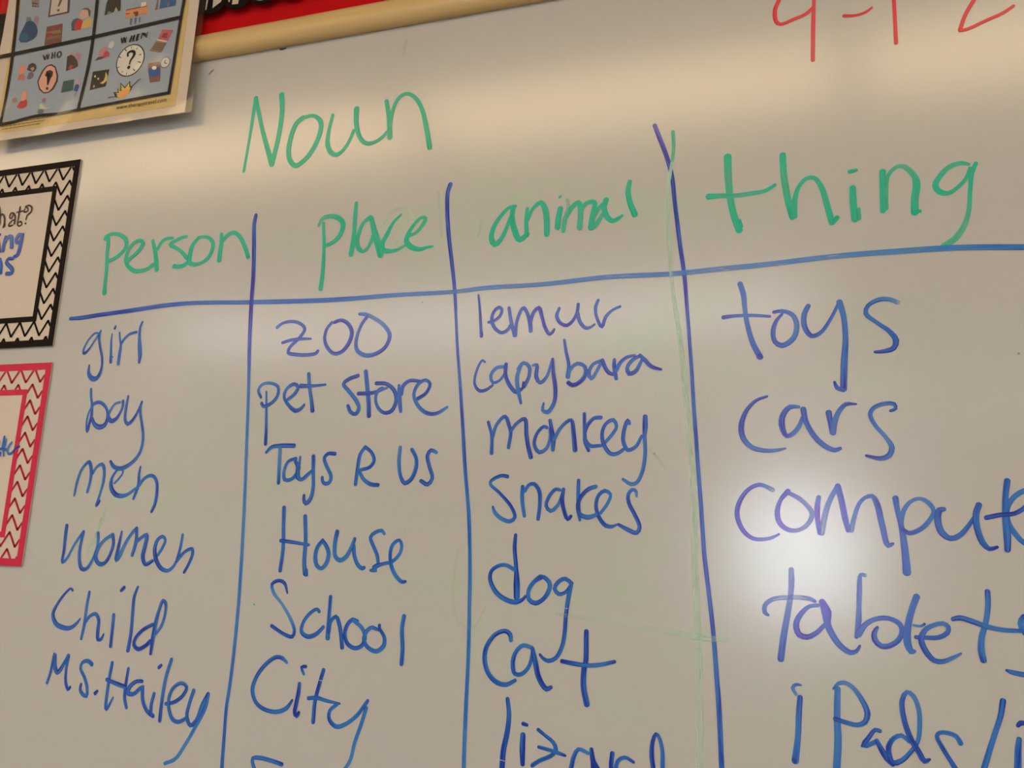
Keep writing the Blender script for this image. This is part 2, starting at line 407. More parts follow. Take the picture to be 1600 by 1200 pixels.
BOARD_INK = """Noun~green~-4046,3051,414,85 -4014,3532,418,85 -3985,4126,605,85|-3985,4126,605,85 -3821,3639,594,85 -3603,3102,775,85|-3603,3102,678,85 -3542,3529,683,85 -3535,3901,689,85 -3570,4114,793,85~-3183,3723,483,85 -3026,3729,480,85 -2907,3630,668,85 -2893,3500,665,85 -2959,3290,664,85 -3078,3123,664,85 -3226,3040,667,85 -3326,3134,671,85 -3361,3266,674,85 -3338,3503,677,85 -3276,3661,678,85 -3183,3723,677,85~-2729,3698,474,85 -2765,3484,472,85 -2764,3284,658,85 -2693,3158,654,85 -2613,3122,558,80 -2523,3174,464,80 -2440,3298,464,80 -2386,3435,464,80|-2374,3740,748,90 -2359,3539,651,90 -2292,3333,554,90 -2188,3231,550,90 -2058,3233,456,90 -1935,3306,454,90 -1876,3369,454,90~-1940,3788,552,85 -1884,3565,639,85 -1845,3268,723,60|-1854,3437,454,80 -1835,3648,456,80 -1766,3808,457,80 -1650,3850,455,70 -1516,3763,542,70 -1412,3589,537,70 -1340,3352,621,70 -1269,3057,614,100
Person~green~-6291,2285,635,85 -6243,2281,633,85 -6215,2039,524,85 -6186,1822,521,85 -6174,1562,518,85 -6164,1470,672,100|-6285,2308,529,85 -6189,2343,527,80 -6056,2327,524,80 -5923,2246,625,80 -5888,2151,623,80 -5954,2049,519,80 -6070,1974,521,80 -6201,1930,523,80~-5839,1910,515,85 -5726,1993,514,85 -5632,2084,616,85 -5599,2157,616,85 -5651,2200,515,80 -5756,2178,517,80 -5839,2070,517,80 -5862,1935,619,80 -5809,1840,565,80 -5688,1763,613,80 -5561,1754,508,80 -5457,1776,506,80 -5377,1830,505,80~-5436,2182,510,85 -5384,2049,609,85 -5331,1879,707,85 -5302,1750,704,85|-5339,2045,507,85 -5268,2160,507,85 -5185,2191,505,85 -5096,2191,403,85~-4861,2193,399,85 -4955,2179,501,85 -5037,2148,502,85 -5127,2103,604,80 -5040,2051,501,80 -4925,1982,498,80 -4836,1901,594,80 -4783,1838,592,80 -4844,1783,593,80 -4928,1767,594,80 -5017,1781,597,100~-4658,2161,495,85 -4746,2057,594,85 -4770,1925,692,85 -4764,1821,690,85 -4689,1779,589,70 -4571,1792,489,70 -4462,1857,585,70 -4410,1970,585,70 -4413,2059,586,70 -4484,2139,491,70 -4590,2166,395,70 -4666,2157,396,70~-4292,2181,488,85 -4277,2048,583,85 -4278,1931,630,85 -4278,1806,676,85|-4249,2089,486,85 -4183,2157,534,85 -4086,2181,532,80 -3985,2111,577,80 -3893,1972,573,80 -3816,1814,569,100
place~green~-2710,2194,365,85 -2695,2056,409,85 -2674,1937,453,85 -2672,1872,452,85|-2669,1885,407,85 -2659,1678,450,85 -2654,1435,537,85 -2661,1302,580,85|-2780,2161,366,60 -2733,2255,458,60 -2622,2277,547,60 -2505,2247,635,90 -2420,2161,676,90 -2441,2021,585,90 -2529,1925,495,90 -2637,1882,452,90~-2253,2418,451,85 -2251,2223,538,85 -2245,2016,535,85 -2251,1863,622,85 -2266,1731,620,85~-2029,2202,621,85 -2120,2146,445,70 -2176,2010,533,70 -2194,1910,577,70 -2163,1805,619,70 -2097,1756,440,70 -2032,1795,439,60 -1987,1892,440,70 -1966,1967,440,70|-2015,2201,532,90 -1966,2043,705,90 -1886,1833,874,90 -1840,1691,782,100~-1596,2200,305,85 -1695,2108,393,85 -1775,1950,567,85 -1826,1841,610,85 -1812,1758,696,85 -1743,1734,606,80 -1623,1737,431,60 -1508,1790,343,50~-1465,1911,430,60 -1376,1941,429,60 -1291,2033,513,60 -1252,2117,514,60 -1312,2135,429,60 -1410,2044,473,70 -1480,1925,559,90 -1493,1838,687,90 -1414,1757,684,90 -1293,1722,509,90 -1203,1740,381,80 -1126,1746,253,80
animal~green~-72,2161,406,85 -151,2154,408,80 -259,2051,491,80 -344,1903,572,80 -358,1777,652,80 -311,1703,731,80 -242,1754,567,70 -166,1915,487,70 -129,2025,487,70|-101,2156,570,90 -108,2023,649,90 -63,1850,725,90 0,1733,641,90 61,1770,560,90 95,1801,559,90~79,2118,403,80 72,1964,482,70 89,1781,479,90|93,1976,401,85 149,2111,402,85 244,2179,521,85 304,2082,678,85 331,1940,714,85 339,1773,632,100~491,2078,632,90 475,1968,670,90 466,1845,629,100|471,2216,238,85 491,2231,238,85~569,2181,355,30 586,2096,394,35 552,1934,550,50 537,1797,470,80|571,1959,392,60 634,2078,550,70 713,2132,548,80 740,1971,623,60 732,1821,621,70|744,2039,468,80 809,2116,468,80 903,2113,543,80 888,1957,619,80 873,1808,694,100~1030,2107,386,80 946,2020,463,70 884,1889,540,70 887,1807,616,70 951,1869,461,70 1001,1960,385,70|1042,2133,617,90 1019,2040,616,90 1055,1928,613,90 1123,1867,534,90 1188,1888,456,90 1239,1924,266,90~1313,2324,536,50 1297,2217,611,70 1320,2078,608,90 1383,1917,679,100
thing~green~2416,2500,802,90 2424,2264,797,60 2446,2022,718,60 2482,1825,713,80 2544,1628,707,90|2550,1745,284,100 2564,1670,424,100|2209,2051,655,100 2328,2049,506,70 2508,2033,501,50 2686,2042,497,60 2822,2057,423,70 2923,2113,352,90~3005,2452,637,90 3017,2199,702,60 3062,1901,694,70 3100,1723,551,100|3120,1736,620,70 3128,1923,554,70 3169,2065,416,70 3248,2151,416,70 3327,2150,448,60 3404,2026,548,60 3453,1833,611,60 3501,1629,606,90|3514,1628,336,100 3553,1681,471,100~3713,1997,606,90 3714,1870,671,80 3727,1642,665,80|3770,1758,333,60 3768,1652,465,50|3684,2180,407,100 3756,2192,270,100~4011,2146,599,90 4004,1973,530,80 4003,1709,526,80|4038,1732,394,60 4037,1916,462,50 4065,2099,398,70 4149,2183,397,60 4218,2175,527,50 4307,2073,589,60 4332,1978,716,80 4310,1810,714,70 4305,1667,711,90|4357,1675,322,100 4317,1672,323,100~4825,2132,319,60 4760,2153,448,60 4647,2126,515,60 4543,2020,516,80 4506,1933,580,80 4548,1863,577,80 4626,1842,447,70 4716,1898,382,70 4798,1992,381,70 4835,2092,318,80|4891,2137,381,90 4849,2039,444,80 4824,1835,379,70 4798,1607,440,60 4731,1435,564,50 4640,1329,628,50 4561,1285,567,60
4-12~red~2981,4337,448,80 2931,4210,448,90 2944,4061,446,90 2989,4022,370,90 3134,4059,368,90 3260,4099,366,90 3332,4158,365,90|3352,4279,366,60 3339,3951,436,70 3330,3525,431,70~3661,4006,358,100 3786,3990,285,100 3889,4012,283,100 3950,4055,212,100~4172,4115,385,80 4177,3844,382,80 4180,3590,413,80~4954,3970,402,80 4859,3802,368,80 4802,3637,401,80|4801,3631,334,85 4868,3635,333,85 5061,3707,330,85 5220,3766,328,70 5313,3826,262,90
girl~blue~-6180,895,255,75 -6226,898,256,75 -6295,841,256,75 -6359,753,256,75 -6392,653,307,75 -6379,612,358,100 -6346,620,357,100 -6271,703,255,75 -6209,801,255,75 -6163,863,306,75|-6127,929,255,85 -6146,880,408,90 -6133,788,356,90 -6088,659,354,90 -6043,549,352,90 -6024,440,301,90 -6037,333,401,90 -6079,258,551,90 -6155,247,703,90 -6220,294,605,90 -6248,358,404,90 -6247,443,203,90~-5924,870,202,85 -5925,779,302,85 -5902,615,401,85 -5881,471,449,100|-5862,542,200,100|-5881,977,303,100 -5892,948,404,100~-5797,886,251,85 -5774,790,301,85 -5748,717,350,85 -5747,591,498,85 -5747,439,447,85|-5743,717,300,85 -5695,796,350,85 -5617,855,349,85 -5506,877,348,100~-5426,1017,298,85 -5452,946,347,85 -5448,820,396,85 -5418,667,591,85 -5394,550,589,85 -5393,448,343,100
boy~blue~-6158,104,350,85 -6139,-4,349,85 -6101,-120,398,85 -6085,-270,445,85 -6102,-393,395,85 -6122,-485,345,85 -6147,-393,297,85 -6147,-269,298,70 -6114,-173,298,70 -6061,-99,447,85 -5975,-83,445,85 -5890,-124,443,85 -5822,-205,392,85 -5803,-310,440,85 -5832,-397,586,90 -5914,-426,686,90 -6010,-386,590,90 -6063,-306,395,100~-5623,-90,341,70 -5707,-111,294,70 -5760,-180,343,70 -5798,-249,440,90 -5781,-310,586,90 -5721,-346,584,90 -5651,-312,486,90 -5599,-235,340,90 -5570,-148,389,90 -5577,-74,390,100~-5499,-10,292,85 -5510,-123,388,85 -5511,-245,387,85 -5495,-341,434,90 -5444,-389,529,90 -5386,-351,432,90 -5318,-249,336,90 -5278,-163,384,90 -5256,-90,288,90|-5270,-146,384,85 -5260,-241,383,85 -5212,-388,381,85 -5171,-517,379,85|-5171,-516,379,85 -5158,-627,378,85 -5179,-761,377,85 -5255,-875,424,85 -5384,-961,520,85 -5487,-985,570,90 -5588,-956,525,90 -5648,-889,383,100
men~blue~-6185,-1349,291,80 -6172,-1185,389,80 -6129,-1011,341,80 -6058,-923,389,80 -6008,-894,486,90 -5971,-962,485,90 -5948,-1058,435,90 -5950,-1183,385,90 -5972,-1298,385,90|-5925,-1048,386,80 -5867,-962,386,80 -5787,-928,481,90 -5740,-990,480,90 -5725,-1143,430,90 -5747,-1296,381,80 -5788,-1477,428,80|-5744,-1414,380,100 -5773,-1458,475,100~-5538,-1180,284,75 -5476,-1122,284,75 -5419,-1037,284,75 -5438,-994,284,75|-5520,-1004,285,85 -5578,-1085,380,85 -5595,-1161,523,90 -5575,-1247,616,90 -5489,-1326,612,100 -5391,-1344,563,75 -5288,-1319,421,75 -5182,-1247,373,75~-5141,-960,281,85 -5149,-1054,374,85 -5138,-1195,466,85 -5190,-1378,372,85|-5150,-1233,466,90 -5073,-1129,419,85 -4988,-1077,418,85 -4917,-1081,444,85 -4848,-1156,461,85 -4827,-1285,440,85 -4833,-1434,457,85 -4874,-1540,365,100
women~blue~-6239,-1746,481,95 -6237,-1885,479,95 -6227,-2073,429,95 -6225,-2229,428,95 -6165,-2184,380,75 -6056,-1980,380,70 -5938,-1820,427,90|-5938,-1820,379,85 -5963,-2040,425,85 -5944,-2188,470,85 -5884,-2297,561,95 -5804,-2294,466,95 -5729,-2181,373,80 -5677,-2018,374,80 -5678,-1907,421,80 -5695,-1827,376,100~-5446,-1845,464,95 -5568,-1916,419,80 -5659,-2030,466,80 -5680,-2142,559,90 -5609,-2225,556,90 -5517,-2210,462,90 -5444,-2085,415,90 -5418,-1961,416,90 -5444,-1857,418,90~-5306,-1804,277,85 -5324,-1958,415,85 -5336,-2167,550,85 -5286,-2092,550,75 -5206,-1918,413,75 -5118,-1793,413,75 -5070,-1755,458,90|-5068,-1768,412,85 -5057,-1926,456,85 -5091,-2097,455,80|-5050,-1926,456,85 -4968,-1863,409,85 -4896,-1830,454,95 -4904,-1970,543,95 -4919,-2116,541,95 -4859,-2204,494,90 -4754,-2152,403,90~-4689,-2084,402,75 -4629,-1986,402,75 -4598,-1889,403,75 -4650,-1848,449,75 -4719,-1892,495,85 -4747,-2002,539,90 -4702,-2144,581,95 -4603,-2248,532,95 -4496,-2268,441,80 -4416,-2205,396,80 -4394,-2157,353,80~-4338,-1816,355,85 -4348,-1965,398,85 -4381,-2145,441,100|-4375,-2133,441,90 -4266,-2022,396,80 -4168,-1989,438,90 -4153,-2042,437,90 -4187,-2161,393,90 -4250,-2281,349,100
Child~blue~-5982,-2581,327,90 -6017,-2555,280,90 -6095,-2615,328,90 -6203,-2755,375,90 -6259,-2892,515,90 -6200,-3001,606,90 -6087,-3050,602,90 -5939,-3052,552,85 -5848,-2992,413,85 -5794,-2928,229,85~-5703,-2585,369,95 -5716,-2752,413,85 -5713,-2973,457,85 -5734,-3177,364,85|-5711,-2984,365,85 -5648,-2892,411,85 -5554,-2854,455,85 -5490,-2928,453,95 -5482,-3058,497,95 -5463,-3166,495,90 -5413,-3163,449,90 -5380,-3095,225,100~-5262,-2849,450,95 -5253,-3023,447,95 -5247,-3238,445,100|-5150,-2505,451,100 -5193,-2545,406,100~-4935,-2489,313,90 -4972,-2606,402,90 -4964,-2822,444,85 -4953,-3059,441,85 -4966,-3273,483,95~-4630,-2933,437,90 -4769,-3005,438,90 -4874,-3118,439,90 -4883,-3193,482,95 -4813,-3242,524,95 -4698,-3192,478,95 -4638,-3135,521,85|-4571,-3046,347,75 -4493,-2935,391,75 -4462,-2785,348,80 -4473,-2668,393,90 -4519,-2638,438,90 -4561,-2758,393,90 -4587,-2898,523,95 -4601,-3069,565,90 -4608,-3286,389,100
Ms. Hailey~blue~-6194,-3755,366,80 -6160,-3630,367,80 -6142,-3470,414,90 -6130,-3383,460,90 -6100,-3539,550,85 -6046,-3615,547,95 -5976,-3530,456,95 -5902,-3389,410,95|-5901,-3396,456,90 -5911,-3569,409,90 -5883,-3738,452,85 -5832,-3805,495,95 -5805,-3774,360,100~-5506,-3476,537,90 -5573,-3438,494,90 -5662,-3465,450,90 -5678,-3538,405,90 -5604,-3631,447,90 -5535,-3753,445,80 -5524,-3864,443,90 -5594,-3842,489,90 -5641,-3789,446,90 -5634,-3725,358,100~-5361,-3788,353,100 -5393,-3819,485,100~-5186,-3432,442,90 -5201,-3643,440,90 -5187,-3989,435,85 -5102,-3844,261,80|-4921,-3483,392,90 -4931,-3705,434,90 -4918,-3856,432,90 -4876,-3948,387,95|-5239,-3639,440,100 -5085,-3676,524,95 -4934,-3706,521,95~-4688,-3618,430,95 -4767,-3624,432,95 -4864,-3693,519,95 -4887,-3771,562,95 -4796,-3777,473,95 -4701,-3701,429,85 -4660,-3677,343,85|-4668,-3685,472,85 -4644,-3833,470,85 -4553,-3961,466,85 -4457,-4007,506,100~-4481,-3745,382,90 -4504,-3876,424,90 -4494,-3997,422,90|-4424,-3406,342,100 -4458,-3438,428,100~-4282,-3327,426,80 -4335,-3550,424,80 -4353,-3836,421,85 -4349,-4051,461,95~-4289,-3851,420,95 -4172,-3821,418,95 -4048,-3730,417,95 -4010,-3633,417,95 -4085,-3592,419,85 -4198,-3648,378,85 -4251,-3760,420,85 -4239,-3894,419,85 -4159,-4021,457,90 -4070,-4040,455,90 -3967,-3990,412,90~-3903,-3665,498,85 -3947,-3829,455,85 -3962,-3963,454,95 -3896,-4064,492,95 -3820,-4004,492,95 -3746,-3812,656,80 -3688,-3688,493,90|-3686,-3701,410,85 -3707,-3849,409,85 -3826,-4084,450,70 -3933,-4278,450,65 -4059,-4461,450,65 -4203,-4528,411,65
zoo~blue~-3252,828,452,60 -3186,877,361,80 -3057,899,404,75 -2923,869,401,75 -2837,790,444,85 -2902,678,444,80 -3031,558,400,80 -3049,490,444,80 -2942,463,442,80 -2761,450,438,85 -2635,468,436,85 -2613,495,392,100|-3149,623,358,90 -3041,650,401,75 -2900,661,399,75 -2732,657,264,75~-2410,854,436,100 -2324,878,435,90 -2219,827,475,95 -2152,711,516,95 -2182,578,515,90 -2271,470,472,90 -2382,452,431,85 -2492,546,434,80 -2534,650,393,80 -2515,774,394,80 -2448,856,350,80~-2069,943,345,80 -1982,933,472,60 -1854,875,468,55 -1712,779,507,55 -1622,652,503,70 -1664,511,460,85 -1789,428,462,90 -1933,412,507,70 -2049,472,510,70 -2081,551,427,80 -2069,685,385,80 -2020,817,386,85 -1954,903,385,85
pet~blue~-3312,-5,266,80 -3284,-235,309,80 -3258,-479,394,85 -3244,-673,435,95|-3384,-77,356,90 -3433,15,402,70 -3385,88,402,50 -3252,101,399,70 -3142,48,397,80 -3139,-58,396,80 -3222,-155,396,90 -3331,-193,442,90 -3365,-152,399,100~-2982,-111,393,80 -2896,-48,435,80 -2850,40,436,80 -2911,83,437,95 -3016,20,395,75 -3042,-77,394,85 -2954,-193,435,85 -2854,-259,519,95 -2782,-236,388,95 -2733,-181,259,100~-2715,207,435,90 -2682,28,432,80 -2635,-151,429,90 -2610,-264,513,95|-2815,56,522,95 -2648,51,389,75 -2457,62,257,80
store~blue~-2009,161,421,95 -2130,124,423,95 -2205,63,424,90 -2115,-35,463,80 -1996,-165,501,75 -1962,-244,457,75 -1999,-314,457,95 -2072,-289,459,90 -2116,-210,419,95~-1912,213,504,85 -1871,6,542,80 -1836,-184,538,90 -1818,-341,536,100|-1988,-62,460,95 -1795,-59,456,95 -1677,-23,371,80 -1601,-2,288,60~-1754,58,457,100 -1614,46,454,90 -1504,-35,491,90 -1467,-161,448,85 -1517,-284,488,90 -1618,-305,409,90 -1710,-233,370,85 -1746,-123,372,85 -1712,-22,372,85 -1662,0,330,85~-1444,25,327,80 -1427,-131,570,75 -1396,-294,405,85|-1405,-85,488,80 -1388,16,449,85 -1308,76,407,85 -1172,67,364,90~-1181,-144,442,95 -1077,-77,401,95 -1035,29,401,90 -1089,77,403,75 -1186,34,404,80 -1236,-89,404,90 -1184,-213,442,80 -1059,-315,438,90 -926,-325,396,80 -792,-252,315,65
Toys~blue~-3222,-779,347,85 -3151,-712,433,90 -2996,-694,516,90 -2823,-695,512,95|-3024,-727,430,55 -3011,-936,471,70 -2997,-1157,425,100~-2779,-854,424,90 -2887,-891,383,90 -2933,-1009,383,85 -2913,-1112,466,90 -2827,-1112,422,90 -2750,-1038,422,85 -2724,-965,422,85~-2783,-891,424,100 -2743,-950,507,90 -2728,-1082,589,90 -2674,-1111,420,90 -2595,-1052,419,85 -2521,-993,376,85|-2722,-832,254,80 -2726,-979,338,85|-2535,-825,462,95 -2519,-1008,418,80 -2499,-1197,415,85 -2522,-1341,456,95 -2582,-1400,498,95 -2612,-1357,416,95 -2615,-1299,333,100~-2237,-796,456,95 -2337,-796,417,95 -2382,-847,417,90 -2338,-949,457,80 -2267,-1065,454,80 -2277,-1137,453,90 -2332,-1159,454,95 -2377,-1130,414,95 -2386,-1080,373,100
R~blue~-1834,-718,408,80 -1891,-804,449,80 -1909,-948,448,85 -1922,-1163,445,85|-1834,-715,408,85 -1747,-776,406,80 -1698,-876,444,80 -1747,-955,444,95 -1873,-991,406,90|-1888,-1005,406,90 -1814,-1105,444,70 -1712,-1161,481,85 -1619,-1167,439,95
Us~blue~-1365,-720,399,70 -1368,-891,437,75 -1333,-1060,395,85 -1272,-1143,472,85 -1197,-1101,471,90 -1139,-961,471,95 -1148,-848,433,95 -1210,-749,436,95~-890,-786,390,60 -961,-758,470,90 -1003,-820,431,85 -970,-946,429,75 -921,-1085,426,80 -977,-1155,465,95 -1065,-1114,429,95
House~blue~-2882,-1452,504,90 -2865,-1660,459,75 -2839,-1946,455,85 -2851,-2207,452,95|-2573,-1550,496,85 -2537,-1823,450,80 -2525,-2105,487,80 -2499,-2227,566,90|-2484,-2181,324,100 -2484,-2237,485,100|-2884,-1850,415,100 -2713,-1862,412,90 -2483,-1889,326,80~-2298,-1827,405,100 -2362,-1908,446,85 -2382,-2021,485,80 -2352,-2121,483,85 -2289,-2157,441,75 -2224,-2094,481,80 -2203,-1981,482,85 -2245,-1893,484,90 -2297,-1833,405,90~-2112,-1721,483,95 -2130,-1867,482,85 -2109,-2012,479,80 -2047,-2054,517,75 -1973,-2018,476,75 -1907,-1905,436,80 -1869,-1799,397,90|-1877,-1882,476,85 -1853,-2003,474,85 -1799,-2100,471,85 -1739,-2136,469,95 -1714,-2124,391,100~-1486,-1733,352,60 -1521,-1695,392,90 -1606,-1719,433,85 -1664,-1776,433,85 -1618,-1874,431,80 -1558,-1982,428,85 -1536,-2079,388,85~-1630,-2154,311,85 -1568,-2146,621,70 -1583,-2119,622,80 -1487,-2078,387,90 -1354,-2040,385,85 -1263,-1939,385,65 -1252,-1852,385,70 -1287,-1799,387,90 -1369,-1856,426,80 -1391,-1965,425,90 -1360,-2105,461,85 -1290,-2210,459,70 -1212,-2266,418,90 -1170,-2259,304,100
School~blue~-2719,-2460,243,95 -2772,-2347,408,95 -2856,-2320,410,95 -2945,-2367,411,95 -2912,-2463,409,60 -2780,-2590,324,55 -2646,-2751,401,50 -2573,-2889,398,85 -2594,-2955,438,95 -2711,-2933,401,90 -2895,-2848,405,100~-2260,-2652,395,90 -2291,-2624,357,95 -2384,-2677,397,95 -2469,-2800,398,90 -2473,-2895,476,80 -2383,-2942,513,80 -2275,-2906,471,85 -2186,-2819,392,85~-2127,-2474,434,95 -2125,-2674,432,80 -2118,-2943,545,90|-2111,-2873,468,90 -2095,-2755,391,85 -2032,-2693,430,90 -1983,-2772,467,95 -1942,-2909,464,90 -1916,-3035,462,100~-1741,-2729,346,80 -1811,-2716,464,85 -1873,-2777,464,90 -1897,-2883,463,90 -1853,-2985,461,95 -1753,-3030,458,85 -1662,-2995,457,85 -1630,-2902,419,80 -1680,-2801,460,65 -1796,-2726,386,65~-1456,-2759,379,100 -1465,-2811,341,100 -1547,-2787,419,85 -1622,-2844,458,85 -1641,-2937,457,90 -1580,-3013,455,90 -1470,-3045,490,80 -1384,-2977,489,80 -1385,-2886,414,85 -1453,-2799,379,95~-1156,-2639,450,85 -1171,-2771,449,80 -1146,-2996,446,85 -1145,-3164,443,95
City~blue~-2631,-3252,317,60 -2696,-3208,437,90 -2777,-3197,439,95 -2901,-3271,440,90 -3028,-3433,441,90 -3069,-3588,480,90 -3006,-3724,437,80 -2877,-3793,434,85 -2705,-3805,469,75 -2580,-3752,467,80 -2513,-3661,272,100~-2437,-3469,390,80 -2439,-3570,467,100 -2457,-3699,465,100 -2465,-3795,464,100 -2436,-3824,540,100 -2409,-3784,309,100|-2374,-3277,391,100 -2432,-3287,392,100 -2391,-3364,312,60~-2135,-3297,463,90 -2175,-3464,462,100 -2212,-3647,461,90 -2213,-3877,458,95|-2304,-3623,424,85 -2197,-3609,461,80 -2043,-3633,381,75 -1885,-3647,227,80~-1916,-3653,378,85 -2007,-3734,417,80 -2004,-3827,454,95 -1904,-3896,488,85 -1772,-3848,448,75 -1647,-3744,447,80 -1560,-3623,409,85 -1533,-3585,372,95|-1544,-3663,409,85 -1590,-3831,408,75 -1655,-4041,407,75 -1697,-4238,405,65 -1803,-4400,405,65
unfinished~blue~-2572,-4368,459,95 -2710,-4344,463,80 -2886,-4327,467,80 -2972,-4344,429,85 -2966,-4396,429,85 -2909,-4495,465,85
lemur~blue~-483,1087,242,80 -453,904,280,80 -415,580,356,90|-416,630,317,100 -413,586,396,100~-333,745,317,80 -262,761,316,80 -194,813,355,85 -172,888,355,85 -213,922,396,85 -275,868,357,85 -295,769,396,85 -244,665,394,85 -156,611,391,80 -81,651,351,80 -61,694,312,80~-86,908,354,85 -54,756,391,85 1,567,388,90|10,566,388,80 18,727,351,80 68,874,351,80 99,897,390,85 148,820,388,85 185,706,463,95 196,613,423,80|185,706,386,85 223,840,387,85 284,887,464,95 327,773,384,95 371,647,382,95 431,565,380,90 484,623,228,100~530,866,343,75 503,776,419,75 556,687,379,90 632,659,415,90 697,710,377,90 743,799,377,90 755,902,378,90|749,799,415,85 784,687,413,85 854,617,373,95 914,626,298,95 955,657,223,100~988,937,337,75 960,860,374,80 976,738,335,80 1041,620,370,90 1079,732,370,85 1160,812,296,85 1243,846,295,95
capybara~blue~-348,268,235,80 -382,292,275,80 -447,172,274,85 -460,6,312,90 -391,-72,388,90 -312,-59,348,90 -236,-8,270,90~-106,206,386,60 -200,194,427,70 -266,106,388,70 -237,22,348,80 -159,42,308,80 -93,123,308,80|-84,235,425,95 -85,115,423,95 -31,-7,459,95 60,-98,456,95 127,-56,303,95~98,214,383,70 58,80,458,65 82,-84,456,70 121,-226,302,85|69,170,421,75 127,243,421,75 200,195,419,85 205,91,379,90 157,-19,379,90 135,-56,303,100 139,18,228,100~245,209,304,60 291,214,379,95 291,73,453,95 340,5,414,80 413,69,338,75 473,260,301,75|477,275,301,85 496,96,412,90 526,-81,446,95 517,-227,407,85 447,-334,482,85 385,-311,372,85 394,-231,224,100~607,492,263,90 631,358,337,90 672,193,372,90 663,62,445,80|671,54,370,70 682,134,371,70 769,212,370,85 860,172,405,85 871,84,441,85 807,-1,441,90 727,-35,442,95 673,-5,444,100~1042,231,366,85 955,198,367,90 907,98,403,95 939,31,402,80 1002,124,365,65 1057,238,365,85|1057,238,439,95 1096,149,437,95 1142,90,435,95 1193,74,361,90~1195,240,363,85 1195,160,435,95 1223,23,396,85|1221,116,434,70 1262,201,398,85 1339,264,361,85 1425,279,287,80~1482,272,358,85 1398,225,395,85 1342,141,395,85 1366,76,502,95 1430,95,429,90 1512,235,357,70|1482,280,358,90 1540,220,428,95 1613,146,426,95 1719,111,282,95
monkey~blue~-264,-437,344,95 -214,-592,342,90 -204,-797,415,80|-207,-631,341,85 -160,-464,342,85 -62,-375,417,95 -9,-479,415,95 16,-556,376,90 -1,-734,374,80|15,-543,338,85 85,-455,338,85 177,-407,412,95 206,-583,447,100 232,-710,444,100 272,-843,479,100~448,-510,369,85 407,-497,369,85 332,-572,333,90 305,-698,369,95 368,-786,441,85 445,-749,366,70 486,-636,330,75 481,-523,294,75~479,-428,369,90 509,-561,440,100 525,-637,512,95 525,-762,401,80|533,-649,366,80 605,-512,329,85 725,-426,365,95 756,-564,471,100 783,-763,504,100~873,-359,363,100 885,-578,396,90 895,-677,431,95 937,-770,357,100|1064,-406,430,85 987,-411,396,90 908,-503,396,90 886,-615,360,90 947,-714,429,80 1074,-715,355,80~1123,-678,355,70 1196,-593,354,75 1243,-507,354,75 1203,-433,427,80 1117,-481,357,85 1082,-592,392,85 1112,-715,426,90 1190,-807,423,80 1264,-801,386,80 1325,-759,350,80~1385,-479,352,75 1366,-441,424,95 1331,-533,388,90 1322,-668,422,90 1375,-765,419,80 1460,-729,383,80 1524,-614,314,90|1556,-402,490,85 1558,-511,558,90 1555,-609,417,85 1565,-802,380,85 1539,-994,379,85 1482,-1114,378,85 1421,-1132,414,75 1328,-1079,278,95
snakes~blue~6,-1059,408,95 -64,-1048,372,90 -186,-1107,374,85 -196,-1142,374,70 -77,-1246,333,95 68,-1394,366,95 117,-1508,401,90 64,-1555,438,85 -49,-1523,440,80 -128,-1455,406,80 -152,-1398,259,100~191,-1168,403,95 193,-1312,438,85 229,-1494,362,80|218,-1220,365,80 264,-1150,365,90 324,-1138,437,90 389,-1218,435,95 402,-1366,397,85 389,-1525,359,100~629,-1204,358,70 581,-1193,359,85 512,-1262,360,90 475,-1376,359,95 532,-1432,429,75 612,-1363,357,70 660,-1237,322,70|670,-1192,358,85 657,-1305,428,95 686,-1429,426,95 731,-1518,424,95 765,-1483,353,100~836,-1094,356,95 839,-1269,389,90 851,-1437,422,95 867,-1526,281,80|1034,-1160,387,75 959,-1183,388,85 880,-1257,388,90 837,-1359,388,95 864,-1459,422,90 958,-1491,489,80 1050,-1461,348,80~1096,-1444,347,70 1173,-1332,347,70 1198,-1242,348,75 1134,-1204,419,85 1066,-1255,385,85 1041,-1367,384,85 1086,-1499,416,90 1157,-1575,448,90 1226,-1584,378,80 1277,-1561,206,80~1483,-1261,274,50 1476,-1206,343,70 1436,-1190,378,80 1392,-1240,379,90 1400,-1328,412,100 1471,-1458,409,100 1525,-1588,406,95 1493,-1643,440,85 1397,-1613,443,85 1294,-1561,308,95
dog~blue~137,-1701,362,100 132,-1835,433,100 163,-2064,429,100 178,-2234,711,95 185,-2370,637,95|139,-2076,429,80 49,-2034,432,70 -27,-2036,397,80 -124,-2098,399,95 -137,-2191,434,100 -60,-2325,502,95 57,-2399,498,85 182,-2421,495,80 254,-2389,353,95 283,-2354,282,100~450,-2143,563,100 379,-2192,423,95 317,-2296,423,95 328,-2386,457,90 403,-2421,490,90 497,-2366,418,95 558,-2251,488,70 550,-2195,489,75 486,-2142,421,90 450,-2138,352,90~801,-2196,414,90 728,-2149,416,85 646,-2191,417,90 613,-2260,417,90 663,-2313,415,85 734,-2293,345,95 796,-2218,414,90|796,-2207,414,95 772,-2342,447,90 750,-2542,411,90 745,-2707,409,90 722,-2850,408,90 656,-2974,407,90 575,-3007,409,85 514,-2984,342,85 479,-2948,274,95
